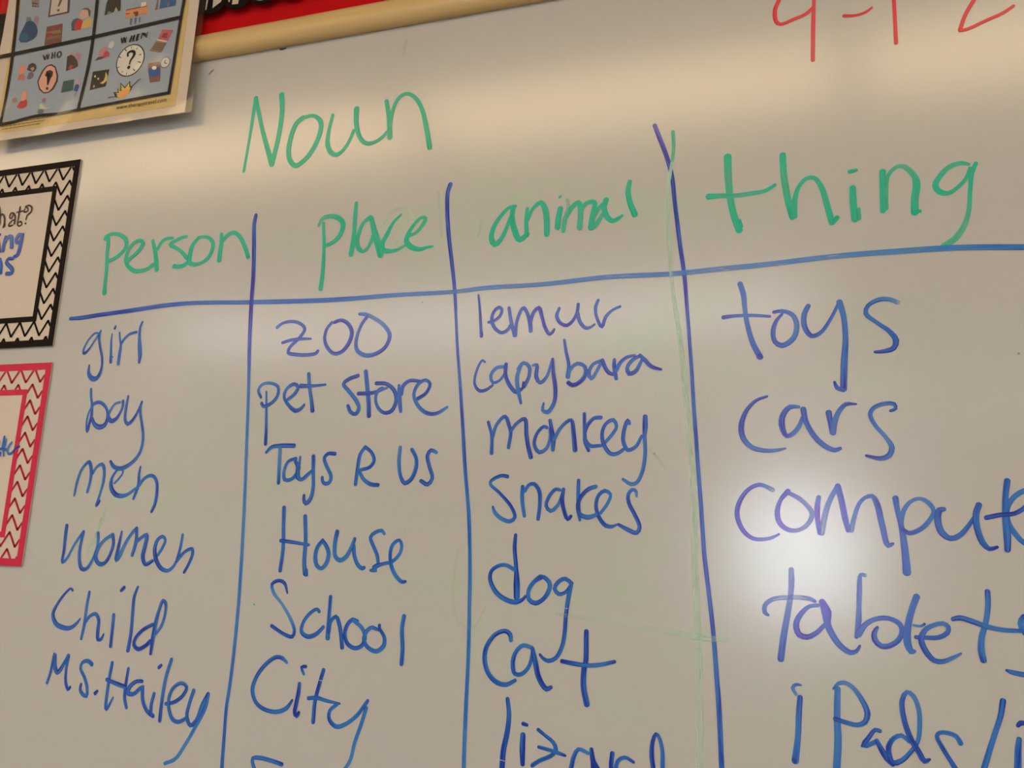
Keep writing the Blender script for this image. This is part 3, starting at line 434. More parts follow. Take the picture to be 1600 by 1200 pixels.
cat~blue~144,-2826,420,70 129,-2762,491,90 72,-2730,423,100 -38,-2772,425,90 -131,-2899,460,95 -151,-3031,494,95 -103,-3177,491,95 3,-3268,487,95 114,-3284,450,85 215,-3232,345,100~388,-2885,414,75 289,-2866,417,85 215,-2926,417,95 177,-3038,451,100 206,-3164,449,95 282,-3163,413,90 365,-3074,378,85 400,-2904,345,90|394,-2894,414,95 433,-3030,549,100 478,-3183,545,100 569,-3293,507,95 621,-3269,337,100~982,-2680,472,100 986,-2991,500,100 974,-3040,533,100 971,-3232,563,95 1014,-3409,592,95|726,-2999,406,100 895,-3017,435,80 1020,-3022,399,70 1154,-3003,397,70 1296,-2964,329,95
lizard~blue~137,-3427,413,100 163,-3583,479,100 153,-3760,545,100 118,-3961,576,100 114,-4122,574,100~330,-3772,539,100 331,-3916,604,100 342,-4064,468,100|326,-3662,406,100 370,-3672,337,100~494,-3705,335,100 573,-3755,333,90 665,-3815,397,90 699,-3880,461,100 658,-3941,396,100 522,-4012,398,85 447,-4065,399,90|509,-3876,333,95 643,-3897,363,85 720,-3912,395,70 802,-3932,262,100~1049,-3885,324,70 942,-3856,391,90 896,-3928,423,95 870,-4054,455,100|1078,-3842,388,100 1100,-3952,515,100 1127,-4027,898,100~1300,-3859,447,100 1291,-3955,446,100 1293,-4010,445,100|1339,-4005,381,85 1360,-3925,381,85 1431,-3885,349,80 1522,-3922,284,100~1816,-3955,434,80 1807,-3770,374,80 1770,-3653,314,80 1743,-3628,314,100 1712,-3703,377,100 1703,-3835,438,100 1723,-3964,436,100
toys~blue~2555,1022,555,60 2591,903,552,80 2607,732,480,55 2634,561,477,75 2694,350,540,75 2766,208,569,90|2753,216,536,100 2772,201,402,100|2379,659,416,95 2514,669,344,75 2713,662,340,75 2865,644,270,85~2904,687,337,100 2989,696,403,80 3092,649,467,75 3136,536,531,65 3103,400,530,75 2987,323,532,85 2916,367,468,85 2897,493,470,80 2936,602,370,85 2989,661,269,85~3253,736,465,80 3214,656,531,80 3212,518,529,85 3281,412,459,95 3370,442,392,85 3472,587,327,80 3556,753,327,80|3560,760,588,70 3597,607,519,75 3612,390,515,80 3594,97,639,80 3584,-155,603,95|3584,-168,380,85 3523,-140,446,80 3499,-80,256,100~4119,719,443,35 4042,758,446,65 3945,764,448,85 3834,703,386,90 3813,623,449,70 3915,523,382,70 4033,424,441,85 4090,328,564,85 4064,250,501,90 3967,221,377,95 3889,218,253,100
cars~blue~2834,-211,231,85 2726,-250,298,90 2624,-360,398,90 2573,-512,530,90 2591,-642,527,90 2681,-741,458,80 2827,-777,389,70 2938,-771,322,60 3015,-754,160,80~3151,-329,291,60 3062,-327,454,85 2995,-402,520,90 2978,-506,583,90 3027,-628,419,95 3093,-600,450,75 3149,-531,449,70 3183,-440,321,80|3192,-353,547,85 3215,-475,513,85 3300,-636,508,80 3406,-739,503,75 3491,-774,438,75 3545,-757,312,90~3438,-392,571,95 3453,-501,442,90 3462,-604,315,90|3478,-604,503,70 3496,-479,505,75 3540,-377,442,75 3606,-309,378,90 3701,-311,188,100~4018,-386,246,95 4065,-364,307,90 4056,-319,369,85 3973,-311,371,75 3868,-349,373,85 3830,-416,435,80 3875,-529,370,75 3965,-642,367,75 4024,-754,486,85 3991,-831,486,95 3918,-858,426,90 3784,-830,246,100
computers~blue~2887,-1179,447,40 2823,-1144,384,60 2753,-1125,386,85 2644,-1177,388,85 2554,-1310,453,90 2534,-1443,484,90 2594,-1592,448,90 2694,-1670,381,80 2812,-1672,347,50 2890,-1650,314,50 2948,-1618,188,80~3038,-1188,506,90 2960,-1284,380,75 2930,-1415,505,75 2958,-1514,503,75 3035,-1572,438,60 3132,-1574,373,45 3228,-1508,434,45 3267,-1408,496,50 3220,-1330,436,50 3144,-1261,439,50 3038,-1203,379,80~3331,-1244,435,60 3315,-1348,527,80 3318,-1486,432,80 3331,-1603,307,60|3354,-1598,552,45 3380,-1455,554,45 3430,-1287,494,50 3507,-1138,432,70|3512,-1133,556,75 3543,-1266,552,80 3577,-1451,548,80 3602,-1567,424,80|3630,-1567,484,45 3660,-1440,425,50 3709,-1303,365,60 3766,-1243,364,60 3830,-1228,423,65 3874,-1310,542,85 3915,-1511,537,85 3964,-1701,473,85 4009,-1681,236,90~4041,-1244,538,85 4055,-1350,476,75 4085,-1506,473,80 4106,-1670,587,70 4118,-1832,642,70 4123,-1949,697,80|4093,-1542,413,100 4151,-1577,411,85 4255,-1538,409,75 4342,-1446,408,70 4379,-1363,380,75 4331,-1282,411,70 4264,-1246,325,70 4178,-1275,355,65 4115,-1358,415,65 4091,-1451,414,65 4089,-1524,354,80~4472,-1343,349,70 4429,-1353,524,90 4409,-1444,581,85 4439,-1561,578,90 4511,-1617,460,95 4587,-1593,458,85 4664,-1510,400,80 4725,-1419,343,80|4771,-1297,515,90 4743,-1383,543,90 4746,-1508,541,90 4789,-1650,508,85 4843,-1705,393,90 4908,-1686,280,100~5021,-1069,511,90 4998,-1227,481,80 4991,-1449,562,75 4997,-1582,615,80 4993,-1709,501,95|4827,-1417,398,100 4946,-1388,395,95 5067,-1373,365,95 5149,-1322,391,90 5199,-1268,391,90~5221,-1157,392,80 5157,-1162,450,75 5066,-1226,451,75 5009,-1325,451,80 5007,-1449,505,85 5066,-1562,474,70 5133,-1639,443,80 5211,-1655,441,80
tablets~blue~3062,-1961,493,45 3063,-2071,553,60 3052,-2225,489,50 3021,-2412,548,70 2983,-2623,606,75 2957,-2824,603,85|2841,-2413,246,90 2807,-2390,432,65 2807,-2322,433,60 2884,-2258,432,45 3010,-2235,429,35 3135,-2229,426,35 3234,-2237,424,60 3284,-2260,302,75~3308,-2296,361,60 3234,-2308,362,70 3142,-2397,484,80 3104,-2491,544,85 3132,-2581,542,85 3206,-2601,479,85 3296,-2554,418,80 3371,-2475,358,75|3349,-2261,601,75 3389,-2358,897,75 3395,-2458,596,80 3434,-2554,592,80 3505,-2656,529,85 3599,-2719,467,80 3655,-2703,349,80 3688,-2652,233,90~3749,-1992,356,40 3710,-1986,357,60 3695,-2128,474,60 3687,-2293,412,65 3681,-2417,528,75 3658,-2573,351,85|3674,-2548,584,75 3739,-2454,467,85 3819,-2401,408,80 3906,-2380,406,85 3984,-2391,404,80 4045,-2428,460,75 4066,-2492,458,80 4033,-2574,458,80 3946,-2636,459,85 3876,-2640,461,85 3823,-2587,521,90 3820,-2523,464,85 3849,-2472,290,95~4202,-2170,574,85 4160,-2281,545,85 4126,-2404,572,85 4107,-2534,627,85 4112,-2613,626,90 4141,-2675,510,95 4171,-2669,283,100~4263,-2416,227,100 4232,-2438,227,70 4167,-2434,228,60|4183,-2541,341,90 4282,-2539,367,80 4387,-2528,393,85 4457,-2481,392,85 4466,-2432,392,75 4422,-2403,394,60 4338,-2424,395,60 4261,-2476,453,70 4228,-2558,509,85 4263,-2659,507,85 4335,-2741,447,85 4410,-2744,390,85 4493,-2706,333,65 4565,-2662,166,75~4809,-2093,445,90 4807,-2216,443,75 4782,-2375,441,70 4743,-2510,495,75 4735,-2628,548,80 4749,-2712,491,95|4506,-2359,364,95 4566,-2343,447,90 4661,-2366,444,85 4792,-2409,413,75 4914,-2430,382,70 5064,-2432,325,80~5172,-2283,432,90 5099,-2310,542,90 5068,-2366,488,60 5106,-2457,431,80 5194,-2528,428,80~4933,-2784,215,100 4968,-2796,376,85 5024,-2807,428,80 5088,-2814,426,80
iPads~blue~3135,-3165,472,90 3122,-3331,529,85 3112,-3532,526,70 3086,-3749,639,80|3145,-3054,178,90 3100,-3050,297,95 3067,-3085,357,80 3099,-3143,296,50|3062,-3728,175,100 3086,-3757,290,100~3479,-3060,523,70 3471,-3301,577,65 3475,-3537,629,70 3459,-3781,625,70|3439,-3064,175,90 3487,-3012,349,75 3543,-2999,377,75 3613,-3034,375,75 3697,-3146,458,75 3742,-3261,512,80 3717,-3342,454,85 3646,-3372,399,75 3545,-3357,401,85 3450,-3334,346,100~3850,-3408,337,90 3808,-3400,338,90 3744,-3480,395,90 3696,-3555,452,90 3759,-3533,394,80 3821,-3496,337,90|3817,-3492,337,95 3857,-3570,475,95 3901,-3643,500,90 3953,-3691,387,100~4101,-3477,332,80 4035,-3429,389,70 3966,-3459,390,85 3918,-3541,446,95 3924,-3617,445,90 3953,-3676,443,100 4021,-3653,414,80 4091,-3585,358,90 4169,-3470,330,80 4192,-3314,387,70 4186,-3176,361,75 4144,-3070,391,65 4092,-3039,365,75 4048,-3117,421,90 4055,-3265,447,95 4110,-3445,470,95 4174,-3554,466,95 4223,-3632,464,95 4268,-3613,218,100~4530,-3450,431,80 4496,-3393,406,75 4424,-3370,381,75 4357,-3376,355,80 4334,-3408,355,85 4382,-3510,380,95 4437,-3603,378,85 4485,-3681,429,80~4892,-3051,481,95 4868,-3178,453,80 4815,-3333,426,70 4758,-3503,451,75 4708,-3657,477,80~5007,-3367,420,80 4996,-3450,524,85 4984,-3620,573,90|5002,-3256,317,100 5025,-3231,422,100 5060,-3228,368,100
ruled header line~blue~-6716,1131,471,100 -6508,1133,572,95 -6260,1152,566,95 -5705,1186,585,95 -5061,1230,571,85 -4587,1234,531,85 -3818,1197,542,75 -3130,1168,589,75 -2376,1148,570,75 -1570,1156,508,60 -799,1148,491,50 -387,1169,522,50 331,1168,505,55 1092,1200,525,55 1819,1186,543,55 2307,1202,565,50 2847,1220,550,50 3495,1255,533,55 4116,1262,580,55 4710,1255,562,65 5388,1206,540,75
first column divider~blue~-3769,2401,480,100 -3779,2276,574,100 -3739,1915,568,100 -3704,1560,563,100 -3686,1176,557,100 -3644,608,503,85 -3583,19,404,70 -3513,-801,395,65 -3461,-1430,431,65 -3406,-2290,420,70 -3388,-2894,414,70 -3392,-3523,407,75 -3408,-3815,404,80 -3397,-4138,400,85 -3381,-4527,435,90
second column divider~blue~-946,2535,555,100 -974,2437,512,100 -965,2186,508,100 -927,1893,503,100 -858,1521,456,95 -793,1147,409,95 -756,836,324,85 -707,420,320,85 -640,-27,354,85 -583,-458,388,85 -515,-991,381,85 -433,-1525,411,80 -382,-2117,403,75 -357,-2648,397,75 -341,-3114,391,75 -336,-3546,421,75 -325,-4048,415,70 -320,-4203,413,70
third column divider~blue~1587,2984,462,90 1642,2835,497,100 1736,2573,491,100 1798,2333,449,100 1840,1992,444,100 1906,1490,436,100 1955,1162,431,95 2002,651,353,90 2043,173,347,85 2077,-288,376,85 2124,-861,369,85 2170,-1393,395,85 2206,-1848,421,85 2260,-2268,415,85 2299,-2579,410,85 2336,-2991,435,85 2369,-3395,459,85 2397,-3914,450,90
top of old divider~green~1800,2878,380,65 1810,2673,377,60 1795,2496,338,60
faint old divider~mint~1795,2496,338,45 1763,2268,374,45 1752,2077,447,39 1765,1772,516,34 1791,1395,364,29 1834,972,431,29 1923,419,528,25 1978,-56,588,25 2030,-521,613,22 2072,-969,670,22 2098,-1394,727,25 2119,-2064,711,25 2151,-2695,696,22 2171,-3309,682,22 2188,-3936,668,22
faint old cross line~mint~2439,-2676,374,20 2210,-2672,568,22 1951,-2644,577,20 1553,-2604,524,14 1073,-2554,471,11 648,-2525,344,11
faint curve by monkey~mint~1591,-757,207,22 1690,-840,240,22 1788,-963,204,17
faint loop left of dog~mint~-544,-1856,372,7 -567,-2418,367,7 -489,-2655,363,7 -301,-2713,287,7 -178,-2502,287,8
faint old lettering~mint~-1829,2099,351,16 -1733,2242,351,18 -1593,2271,349,22 -1464,2225,347,18 -1402,2102,345,16|-1105,2450,343,15 -1054,2111,339,15 -1019,1860,337,11|-506,2019,248,22 -526,1818,247,17|-1630,1871,346,14 -1605,1785,345,14
green smear by women~mint~-5599,-1489,377,11 -5656,-1657,565,25 -5715,-1808,564,32 -5727,-1917,281,19 -5735,-1933,375,34 -5801,-2043,328,34 -5845,-2160,281,22
scratch through cat~white~182,-2959,63,100 228,-2971,62,100~353,-3014,62,100 474,-3048,62,100~941,-3071,67,100 1009,-3070,66,100
scratch through City~white~-2177,-3414,62,100 -2135,-3417,62,100~-2459,-3474,62,100 -2409,-3491,62,100
scratch through dog~white~738,-2456,48,90 774,-2457,48,90
scratch through lizard~white~81,-4045,54,100 140,-4052,54,100
scuff near rail~grey~-4828,4601,126,60 -4790,4645,210,60 -4750,4668,105,60
green speck~green~-3172,-2612,206,80 -3162,-2619,206,80
chip under rail~grey~-3672,4805,222,90 -3630,4803,262,90 -3580,4809,151,90
grey smudge~grey~-1714,4625,372,7 -1734,4537,557,10 -1744,4429,463,6"""
CARD_INK = """blackcard words~print_brown~-8393,2955,232,85 -8357,2816,231,85 -8334,2678,230,85|-8356,2782,231,85 -8335,2830,231,85 -8289,2818,230,85 -8255,2755,287,85 -8244,2653,286,85 -8257,2612,229,85 -8229,2635,229,85 -8230,2669,172,85~-8086,2807,206,85 -8107,2758,206,85 -8136,2744,206,85 -8160,2777,206,85 -8143,2829,229,85 -8089,2824,229,85 -8046,2770,251,85 -8043,2652,250,85|-8068,2721,205,85 -8125,2693,205,85 -8158,2645,228,85 -8132,2623,228,85 -8072,2637,205,85~-7982,2915,285,85 -7982,2814,250,85 -7983,2696,227,85 -7975,2629,227,85 -7929,2608,226,85 -7894,2638,226,85 -7924,2683,204,85 -7952,2668,181,85|-8028,2835,205,85 -7915,2844,204,85~-7879,2871,227,85 -7891,2830,227,85 -7848,2821,227,85 -7811,2848,204,85 -7841,2893,204,85 -7873,2896,227,85|-7876,2908,227,85 -7816,2924,227,85 -7746,2884,282,85 -7752,2809,282,85 -7815,2765,226,85 -7823,2698,203,85|-7821,2640,282,85 -7816,2636,282,85
blackcard handwriting~blue~-8316,2441,457,90 -8244,2234,511,90|-8298,2506,458,100 -8291,2502,457,100~-8172,2462,455,90 -8183,2363,568,90 -8184,2246,566,90|-8183,2363,511,85 -8127,2450,568,85 -8065,2453,623,85 -8037,2367,621,85 -8019,2283,620,85~-7836,2458,449,90 -7912,2473,563,90 -7951,2410,620,90 -7929,2350,562,90 -7877,2354,505,90 -7842,2434,505,90|-7838,2467,506,90 -7853,2335,617,90 -7860,2220,615,90 -7887,2148,559,90 -7936,2135,448,100~-8215,2116,452,90 -8176,2030,564,90 -8152,1896,505,90~-7961,2104,504,95 -8046,2111,506,95 -8076,2055,562,95 -8013,2001,616,95 -7935,1930,613,95 -7936,1881,557,95 -8039,1880,559,95
pinkcard handwriting~blue~-7567,-543,312,90 -7568,-615,416,80 -7569,-706,415,80|-7655,-603,365,80 -7641,-705,364,80~-7523,-585,312,60 -7531,-658,363,80 -7545,-742,311,80 -7521,-820,227,100|-7638,-717,364,90 -7566,-721,363,90 -7492,-730,362,90~-7411,-628,310,90 -7450,-670,331,80 -7465,-730,361,80 -7442,-784,361,80 -7394,-784,329,100 -7348,-742,329,100 -7317,-701,308,100 -7265,-686,328,100|-7588,-766,259,90 -7586,-814,259,90"""
POSTER_INK = """grid line~print_black~-8525,6396,620,85 -8471,5876,612,85 -8434,5379,605,85 -8420,4999,540,85 -8422,4573,476,85 -8442,4238,473,85|-6889,6088,581,85 -6853,5404,572,85 -6862,4917,566,85 -6933,4240,504,85|-5245,5780,489,85 -5263,5447,486,85 -5281,4818,479,85 -5299,4278,474,85|-8963,5377,617,85 -8434,5379,605,85 -6853,5404,572,85 -5263,5447,540,85|-8705,4188,477,85 -8449,4207,473,85 -8193,4215,469,85 -7969,4238,465,85 -7695,4252,461,85 -7320,4232,454,85 -6933,4240,448,85 -6134,4260,435,85 -5299,4278,421,85
printed title when~print_black~-6307,5291,224,85 -6277,5224,391,85|-6277,5224,134,85 -6258,5285,134,85|-6258,5285,335,85 -6222,5223,390,85|-6222,5223,134,85 -6210,5288,134,85~-6120,5292,289,85 -6140,5214,333,85|-6071,5296,288,85 -6082,5221,332,85|-6132,5249,111,85 -6078,5253,111,85~-6007,5297,332,85 -6017,5217,331,85|-6007,5297,133,85 -5972,5299,133,85|-6012,5257,133,85 -5989,5258,133,85|-6017,5217,133,85 -5983,5218,132,85~-5930,5304,154,85 -5939,5226,154,85|-5927,5304,221,85 -5880,5280,440,85 -5841,5235,220,85|-5841,5235,132,85 -5832,5308,132,85
printed title who~print_brown~-7789,5256,177,85 -7745,5179,259,85|-7745,5179,118,85 -7722,5255,118,85|-7722,5255,212,85 -7689,5181,211,85|-7689,5181,117,85 -7680,5254,118,85~-7616,5273,211,85 -7613,5180,234,85|-7565,5272,211,85 -7561,5184,234,85|-7616,5225,117,85 -7561,5224,117,85~-7470,5268,187,85 -7505,5255,234,85 -7508,5200,233,85 -7481,5175,186,85 -7442,5189,233,85 -7436,5235,233,85 -7470,5268,187,85
question mark~print_black~-6135,4979,287,85 -6143,5023,310,85 -6090,5045,331,85 -6035,5028,440,85 -6020,4987,440,85 -6047,4938,330,85 -6075,4897,264,85 -6083,4842,198,85|-6093,4794,494,85 -6086,4788,494,85
clock hour tick~print_brown~-6204,5094,133,85 -6178,5067,133,85|-6296,4994,133,85 -6268,4974,133,85|-5929,4854,131,85 -5883,4836,131,85|-5998,4748,131,85 -5967,4718,131,85|-6094,5122,111,85 -6096,5099,111,85|-5983,5081,110,85 -5996,5063,110,85|-6298,4818,111,85 -6267,4825,111,85|-6204,4727,110,85 -6194,4744,110,85|-6118,4684,110,85 -6113,4706,110,85|-5896,4967,109,85 -5921,4964,109,85
sun ray line~print_brown~-6392,4358,99,85 -6325,4359,99,85 -6237,4354,98,85|-5996,4469,109,85 -5926,4519,130,85 -5881,4557,130,85 -5841,4574,87,85
small clock hand~print_brown~-5431,4802,96,85 -5445,4759,96,85 -5401,4745,96,85"""
POSTER_ART = """backpack~0.026,0.076,0.21~-8182,5543 -8316,5565 -8366,5617 -8357,5703 -8313,5805 -8268,5906 -8192,5915 -8106,5878 -8040,5801 -7995,5706 -8004,5621 -8059,5576
backpack~0.03,0.14,0.32~-8334,5590 -8366,5683 -8299,5737 -8213,5700 -8155,5603 -8211,5559
backpack~0.219,0.228,0.238~-8270,5918 -8282,5975 -8232,5988 -8174,5955 -8165,5910
backpack~0.347,0.281,0.371~-8120,5880 -8109,5955 -8062,5979 -8013,5927 -8015,5807
card_frame~0.095,0.063,0.1~-7840,6223 -7432,6147 -7412,5906 -7829,5905
card_frame~0.666,0.607,0.586~-7813,6218 -7484,6157 -7455,5935 -7796,5932
question_mark~0.178,0.122,0.161~-7641,6186 -7589,6176 -7611,6093 -7640,6044 -7668,6060 -7655,6123
question_mark~0.159,0.14,0.056~-7668,5995 -7648,6019 -7613,6001 -7613,5969 -7650,5965
bookcase~0.198,0.09,0.078~-7823,5741 -7507,5745 -7472,5424 -7813,5428
bookcase~0.319,0.052,0.061~-7792,5714 -7528,5722 -7526,5679 -7797,5672
bookcase~0.292,0.213,0.126~-7792,5650 -7526,5647 -7516,5592 -7795,5596
bookcase~0.376,0.042,0.119~-7801,5630 -7698,5623 -7685,5556 -7788,5563
bookcase~0.252,0.152,0.084~-7788,5563 -7510,5558 -7506,5504 -7790,5510
seated_person~0.07,0.14,0.185~-7303,5587 -7338,5710 -7312,5770 -7241,5789 -7173,5756 -7213,5572
seated_person~0.585,0.039,0.051~-7252,5578 -7263,5708 -7222,5754 -7148,5751 -7068,5652 -7128,5578
seated_person~0.692,0.522,0.161~-7128,5578 -7112,5692 -7023,5740 -6951,5748 -6917,5594 -7081,5586
seated_person~0.692,0.482,0.409~-7175,5767 -7206,5869 -7152,5912 -7065,5907 -7015,5834 -7026,5762 -7109,5745
seated_person~0.159,0.105,0.139~-7187,5897 -7119,5933 -7042,5919 -6983,5860 -6978,5764 -7005,5779 -7049,5888 -7139,5910
chair~0.292,0.228,0.238~-8242,6298 -8080,6268 -8051,6120 -8204,6170
chair~0.109,0.076,0.1~-8215,6227 -8091,6193 -8087,6170 -8210,6204
chair~0.141,0.105,0.139~-8205,6175 -8081,6142 -8078,6124 -8200,6152
street_scene~0.033,0.033,0.03~-6706,5736 -6702,5926 -6680,6007 -6432,5960 -6409,5756 -6506,5763 -6576,5755
street_scene~0.242,0.281,0.161~-6660,5749 -6642,5788 -6593,5779 -6575,5750
street_scene~0.585,0.564,0.409~-6529,5757 -6506,5837 -6460,5776 -6457,5754
desk~0.754,0.361,0.161~-6313,5749 -6033,5761 -6040,5804 -5925,5814 -5882,5620 -6302,5612
desk~0.319,0.129,0.069~-6303,5758 -5928,5762 -5925,5741 -6299,5736
desk~0.242,0.09,0.044~-6292,5693 -6221,5691 -6218,5675 -6288,5672
desk~0.178,0.063,0.034~-6162,5691 -6068,5689 -6057,5620 -6101,5607
desk~0.8,0.821,0.688~-6031,5750 -6031,5823 -5937,5816 -5938,5754
desk_leg~0.141,0.152,0.268~-6205,5594 -6157,5591 -6157,5482 -6187,5488
desk_leg~0.141,0.14,0.3~-6122,5590 -6075,5592 -6076,5489 -6104,5484
desk_leg~0.159,0.181,0.334~-6039,5586 -6005,5590 -6002,5496 -6024,5490
building~0.292,0.16,0.139~-5718,5827 -5714,5651 -5760,5649 -5742,5832
building~0.036,0.14,0.409~-5680,5655 -5683,5821 -5390,5766 -5396,5660
building~0.292,0.14,0.3~-5544,5661 -5544,5733 -5509,5732 -5510,5665
head~0.8,0.31,0.238~-8251,5059 -8243,5143 -8183,5166 -8123,5124 -8107,5047 -8149,5000 -8215,5011
head~0.059,0.046,0.061~-8085,5065 -8063,5147 -7990,5168 -7918,5124 -7892,5056 -7933,5010 -8028,5035
head~0.546,0.341,0.238~-8023,5077 -7964,5100 -7929,5052 -7975,5027
head~0.585,0.228,0.185~-8248,4920 -8227,5002 -8151,5011 -8103,4961 -8102,4898
head~0.198,0.14,0.238~-8056,4922 -8034,5004 -7973,5016 -7925,4966 -7940,4915 -7999,4893
big_face~0.041,0.026,0.038~-7769,4690 -7833,4825 -7812,4906 -7768,5005 -7705,5070 -7607,5086 -7509,5028 -7429,4869 -7423,4774 -7475,4657 -7565,4608 -7666,4612
big_face~0.8,0.444,0.371~-7754,4708 -7807,4821 -7783,4892 -7740,4990 -7677,5055 -7602,5059 -7524,5010 -7459,4863 -7457,4790 -7505,4682 -7574,4625 -7670,4633
question_mark~0.07,0.033,0.051~-7699,4910 -7675,4980 -7600,4985 -7544,4950 -7542,4876 -7596,4832 -7596,4737 -7622,4741 -7624,4846 -7585,4903 -7605,4943 -7640,4933 -7656,4883
question_mark~0.095,0.033,0.051~-7642,4681 -7623,4715 -7582,4693 -7586,4652
photograph~0.059,0.052,0.051~-7290,4921 -7282,5077 -7311,5165 -7228,5183 -7171,5143 -7094,5057 -7066,4969 -7111,4945
photograph~0.474,0.052,0.069~-7258,4947 -7221,5015 -7169,4996 -7182,4935
photograph~0.474,0.254,0.371~-7163,5162 -7122,5208 -7039,5153 -7046,5060 -7092,5046
photograph~0.585,0.31,0.3~-7268,5200 -7213,5233 -7167,5184 -7199,5158
chalkboard~0.036,0.129,0.134~-7323,4572 -7309,4757 -7100,4757 -7092,4580
teacher~0.046,0.096,0.334~-7077,4568 -7068,4649 -7036,4675 -6981,4636 -7001,4546
teacher~0.585,0.408,0.493~-7061,4679 -7073,4742 -7043,4779 -6994,4741 -6988,4678 -7022,4662
teacher~0.319,0.281,0.493~-7050,4451 -7049,4543 -7012,4543 -7021,4457
reader~0.585,0.063,0.069~-8165,4452 -8130,4532 -8062,4575 -7997,4565 -7960,4508 -7971,4436 -8056,4416
reader~0.781,0.408,0.32~-8111,4560 -8117,4656 -8078,4714 -8025,4706 -7988,4648 -7997,4565 -8056,4542
reader~0.319,0.254,0.268~-8298,4598 -8254,4634 -8183,4602 -8170,4537 -8260,4539
walker~0.141,0.194,0.281~-7731,4309 -7716,4359 -7641,4359 -7596,4322 -7614,4283 -7688,4283
walker~0.666,0.7,0.538~-7707,4378 -7698,4460 -7643,4432 -7581,4371 -7479,4357 -7613,4345
walker~0.407,0.228,0.238~-7679,4489 -7662,4528 -7612,4531 -7613,4469 -7649,4464
lying_person~0.095,0.068,0.1~-6758,5003 -6707,5057 -6600,5061 -6547,5032 -6628,5014
lying_person~0.546,0.281,0.268~-6695,5055 -6699,5149 -6647,5193 -6566,5210 -6547,5166 -6597,5112 -6610,5052
lying_person~0.585,0.063,0.119~-6621,5044 -6597,5112 -6541,5134 -6497,5085 -6500,5034 -6558,5023
lying_person~0.666,0.7,0.743~-6538,5185 -6526,5256 -6483,5279 -6430,5250 -6432,5188 -6473,5154
calendar~0.585,0.14,0.2~-5570,5314 -5371,5264 -5448,5106 -5637,5158
calendar~0.347,0.052,0.056~-5548,5244 -5468,5240 -5466,5149 -5573,5187
calendar~0.848,0.749,0.586~-5639,5168 -5448,5106 -5456,5087 -5647,5149
calendar~0.292,0.213,0.152~-5657,5141 -5466,5079 -5535,4939 -5750,5004
calendar~0.109,0.084,0.078~-5665,5117 -5475,5060 -5479,5050 -5669,5107
calendar~0.109,0.084,0.078~-5677,5089 -5487,5032 -5491,5022 -5682,5079
calendar~0.109,0.084,0.078~-5690,5060 -5500,5004 -5504,4994 -5694,5051
calendar~0.109,0.084,0.078~-5709,5033 -5512,4976 -5517,4966 -5713,5024
moon_picture~0.03,0.026,0.027~-6763,4829 -6452,4822 -6476,4551 -6770,4533
moon_picture~0.754,0.607,0.185~-6517,4791 -6470,4723 -6468,4641 -6531,4599 -6594,4619 -6528,4650 -6511,4719
moon_picture~0.754,0.7,0.334~-6725,4751 -6704,4769 -6686,4735 -6708,4723
moon_picture~0.754,0.7,0.334~-6656,4700 -6635,4717 -6617,4684 -6640,4677
moon_picture~0.625,0.482,0.119~-6719,4587 -6693,4608 -6676,4575 -6696,4558
sun~0.041,0.042,0.044~-6265,4348 -6248,4386 -6315,4436 -6231,4424 -6254,4487 -6189,4448 -6210,4572 -6114,4487 -6036,4576 -6021,4483 -5966,4495 -5998,4410 -6046,4357 -6132,4319
sun~0.754,0.607,0.1~-6239,4365 -6225,4388 -6276,4415 -6206,4410 -6232,4464 -6162,4424 -6187,4538 -6110,4461 -6043,4547 -6030,4464 -5997,4475 -6021,4413 -6071,4365 -6148,4341
sun~0.848,0.374,0.1~-6231,4353 -6206,4410 -6141,4441 -6073,4446 -6014,4442 -6008,4401 -6056,4348 -6132,4314 -6203,4324
bed~0.266,0.129,0.119~-5752,4803 -5547,4801 -5502,4654 -5487,4483 -5668,4491 -5734,4690
bed~0.03,0.115,0.45~-5732,4680 -5706,4726 -5634,4705 -5583,4736 -5532,4698 -5503,4585 -5625,4573 -5696,4594
bed~0.8,0.8,0.688~-5671,4720 -5641,4746 -5581,4726 -5586,4687 -5643,4686
clock_face~0.03,0.026,0.038~-5827,4905 -5834,4962 -5853,5016 -5884,5065 -5924,5106 -5973,5137 -6028,5156 -6085,5162 -6142,5156 -6197,5137 -6246,5106 -6286,5065 -6317,5016 -6336,4962 -6343,4905 -6336,4847 -6317,4793 -6286,4744 -6246,4703 -6197,4672 -6142,4653 -6085,4647 -6028,4653 -5973,4672 -5924,4703 -5884,4744 -5853,4793 -5834,4847
clock_face~0.8,0.821,0.8~-5846,4905 -5852,4958 -5869,5008 -5898,5054 -5936,5092 -5981,5120 -6032,5138 -6085,5144 -6138,5138 -6189,5120 -6234,5092 -6272,5054 -6301,5008 -6318,4958 -6324,4905 -6318,4851 -6301,4801 -6272,4755 -6234,4717 -6189,4689 -6138,4671 -6085,4665 -6032,4671 -5981,4689 -5936,4717 -5898,4755 -5869,4801 -5852,4851
small_clock~0.178,0.181,0.221~-5355,4769 -5357,4788 -5363,4807 -5373,4823 -5387,4837 -5404,4847 -5422,4854 -5441,4856 -5461,4854 -5479,4847 -5495,4837 -5509,4823 -5519,4807 -5526,4788 -5528,4769 -5526,4750 -5519,4731 -5509,4715 -5495,4701 -5479,4691 -5461,4684 -5441,4682 -5422,4684 -5404,4691 -5387,4701 -5373,4715 -5363,4731 -5357,4750
small_clock~0.754,0.8,0.8~-5367,4769 -5369,4786 -5374,4801 -5383,4815 -5395,4827 -5409,4836 -5425,4842 -5441,4843 -5458,4842 -5474,4836 -5488,4827 -5499,4815 -5508,4801 -5514,4786 -5516,4769 -5514,4752 -5508,4737 -5499,4723 -5488,4711 -5474,4702 -5458,4696 -5441,4695 -5425,4696 -5409,4702 -5395,4711 -5383,4723 -5374,4737 -5369,4752"""

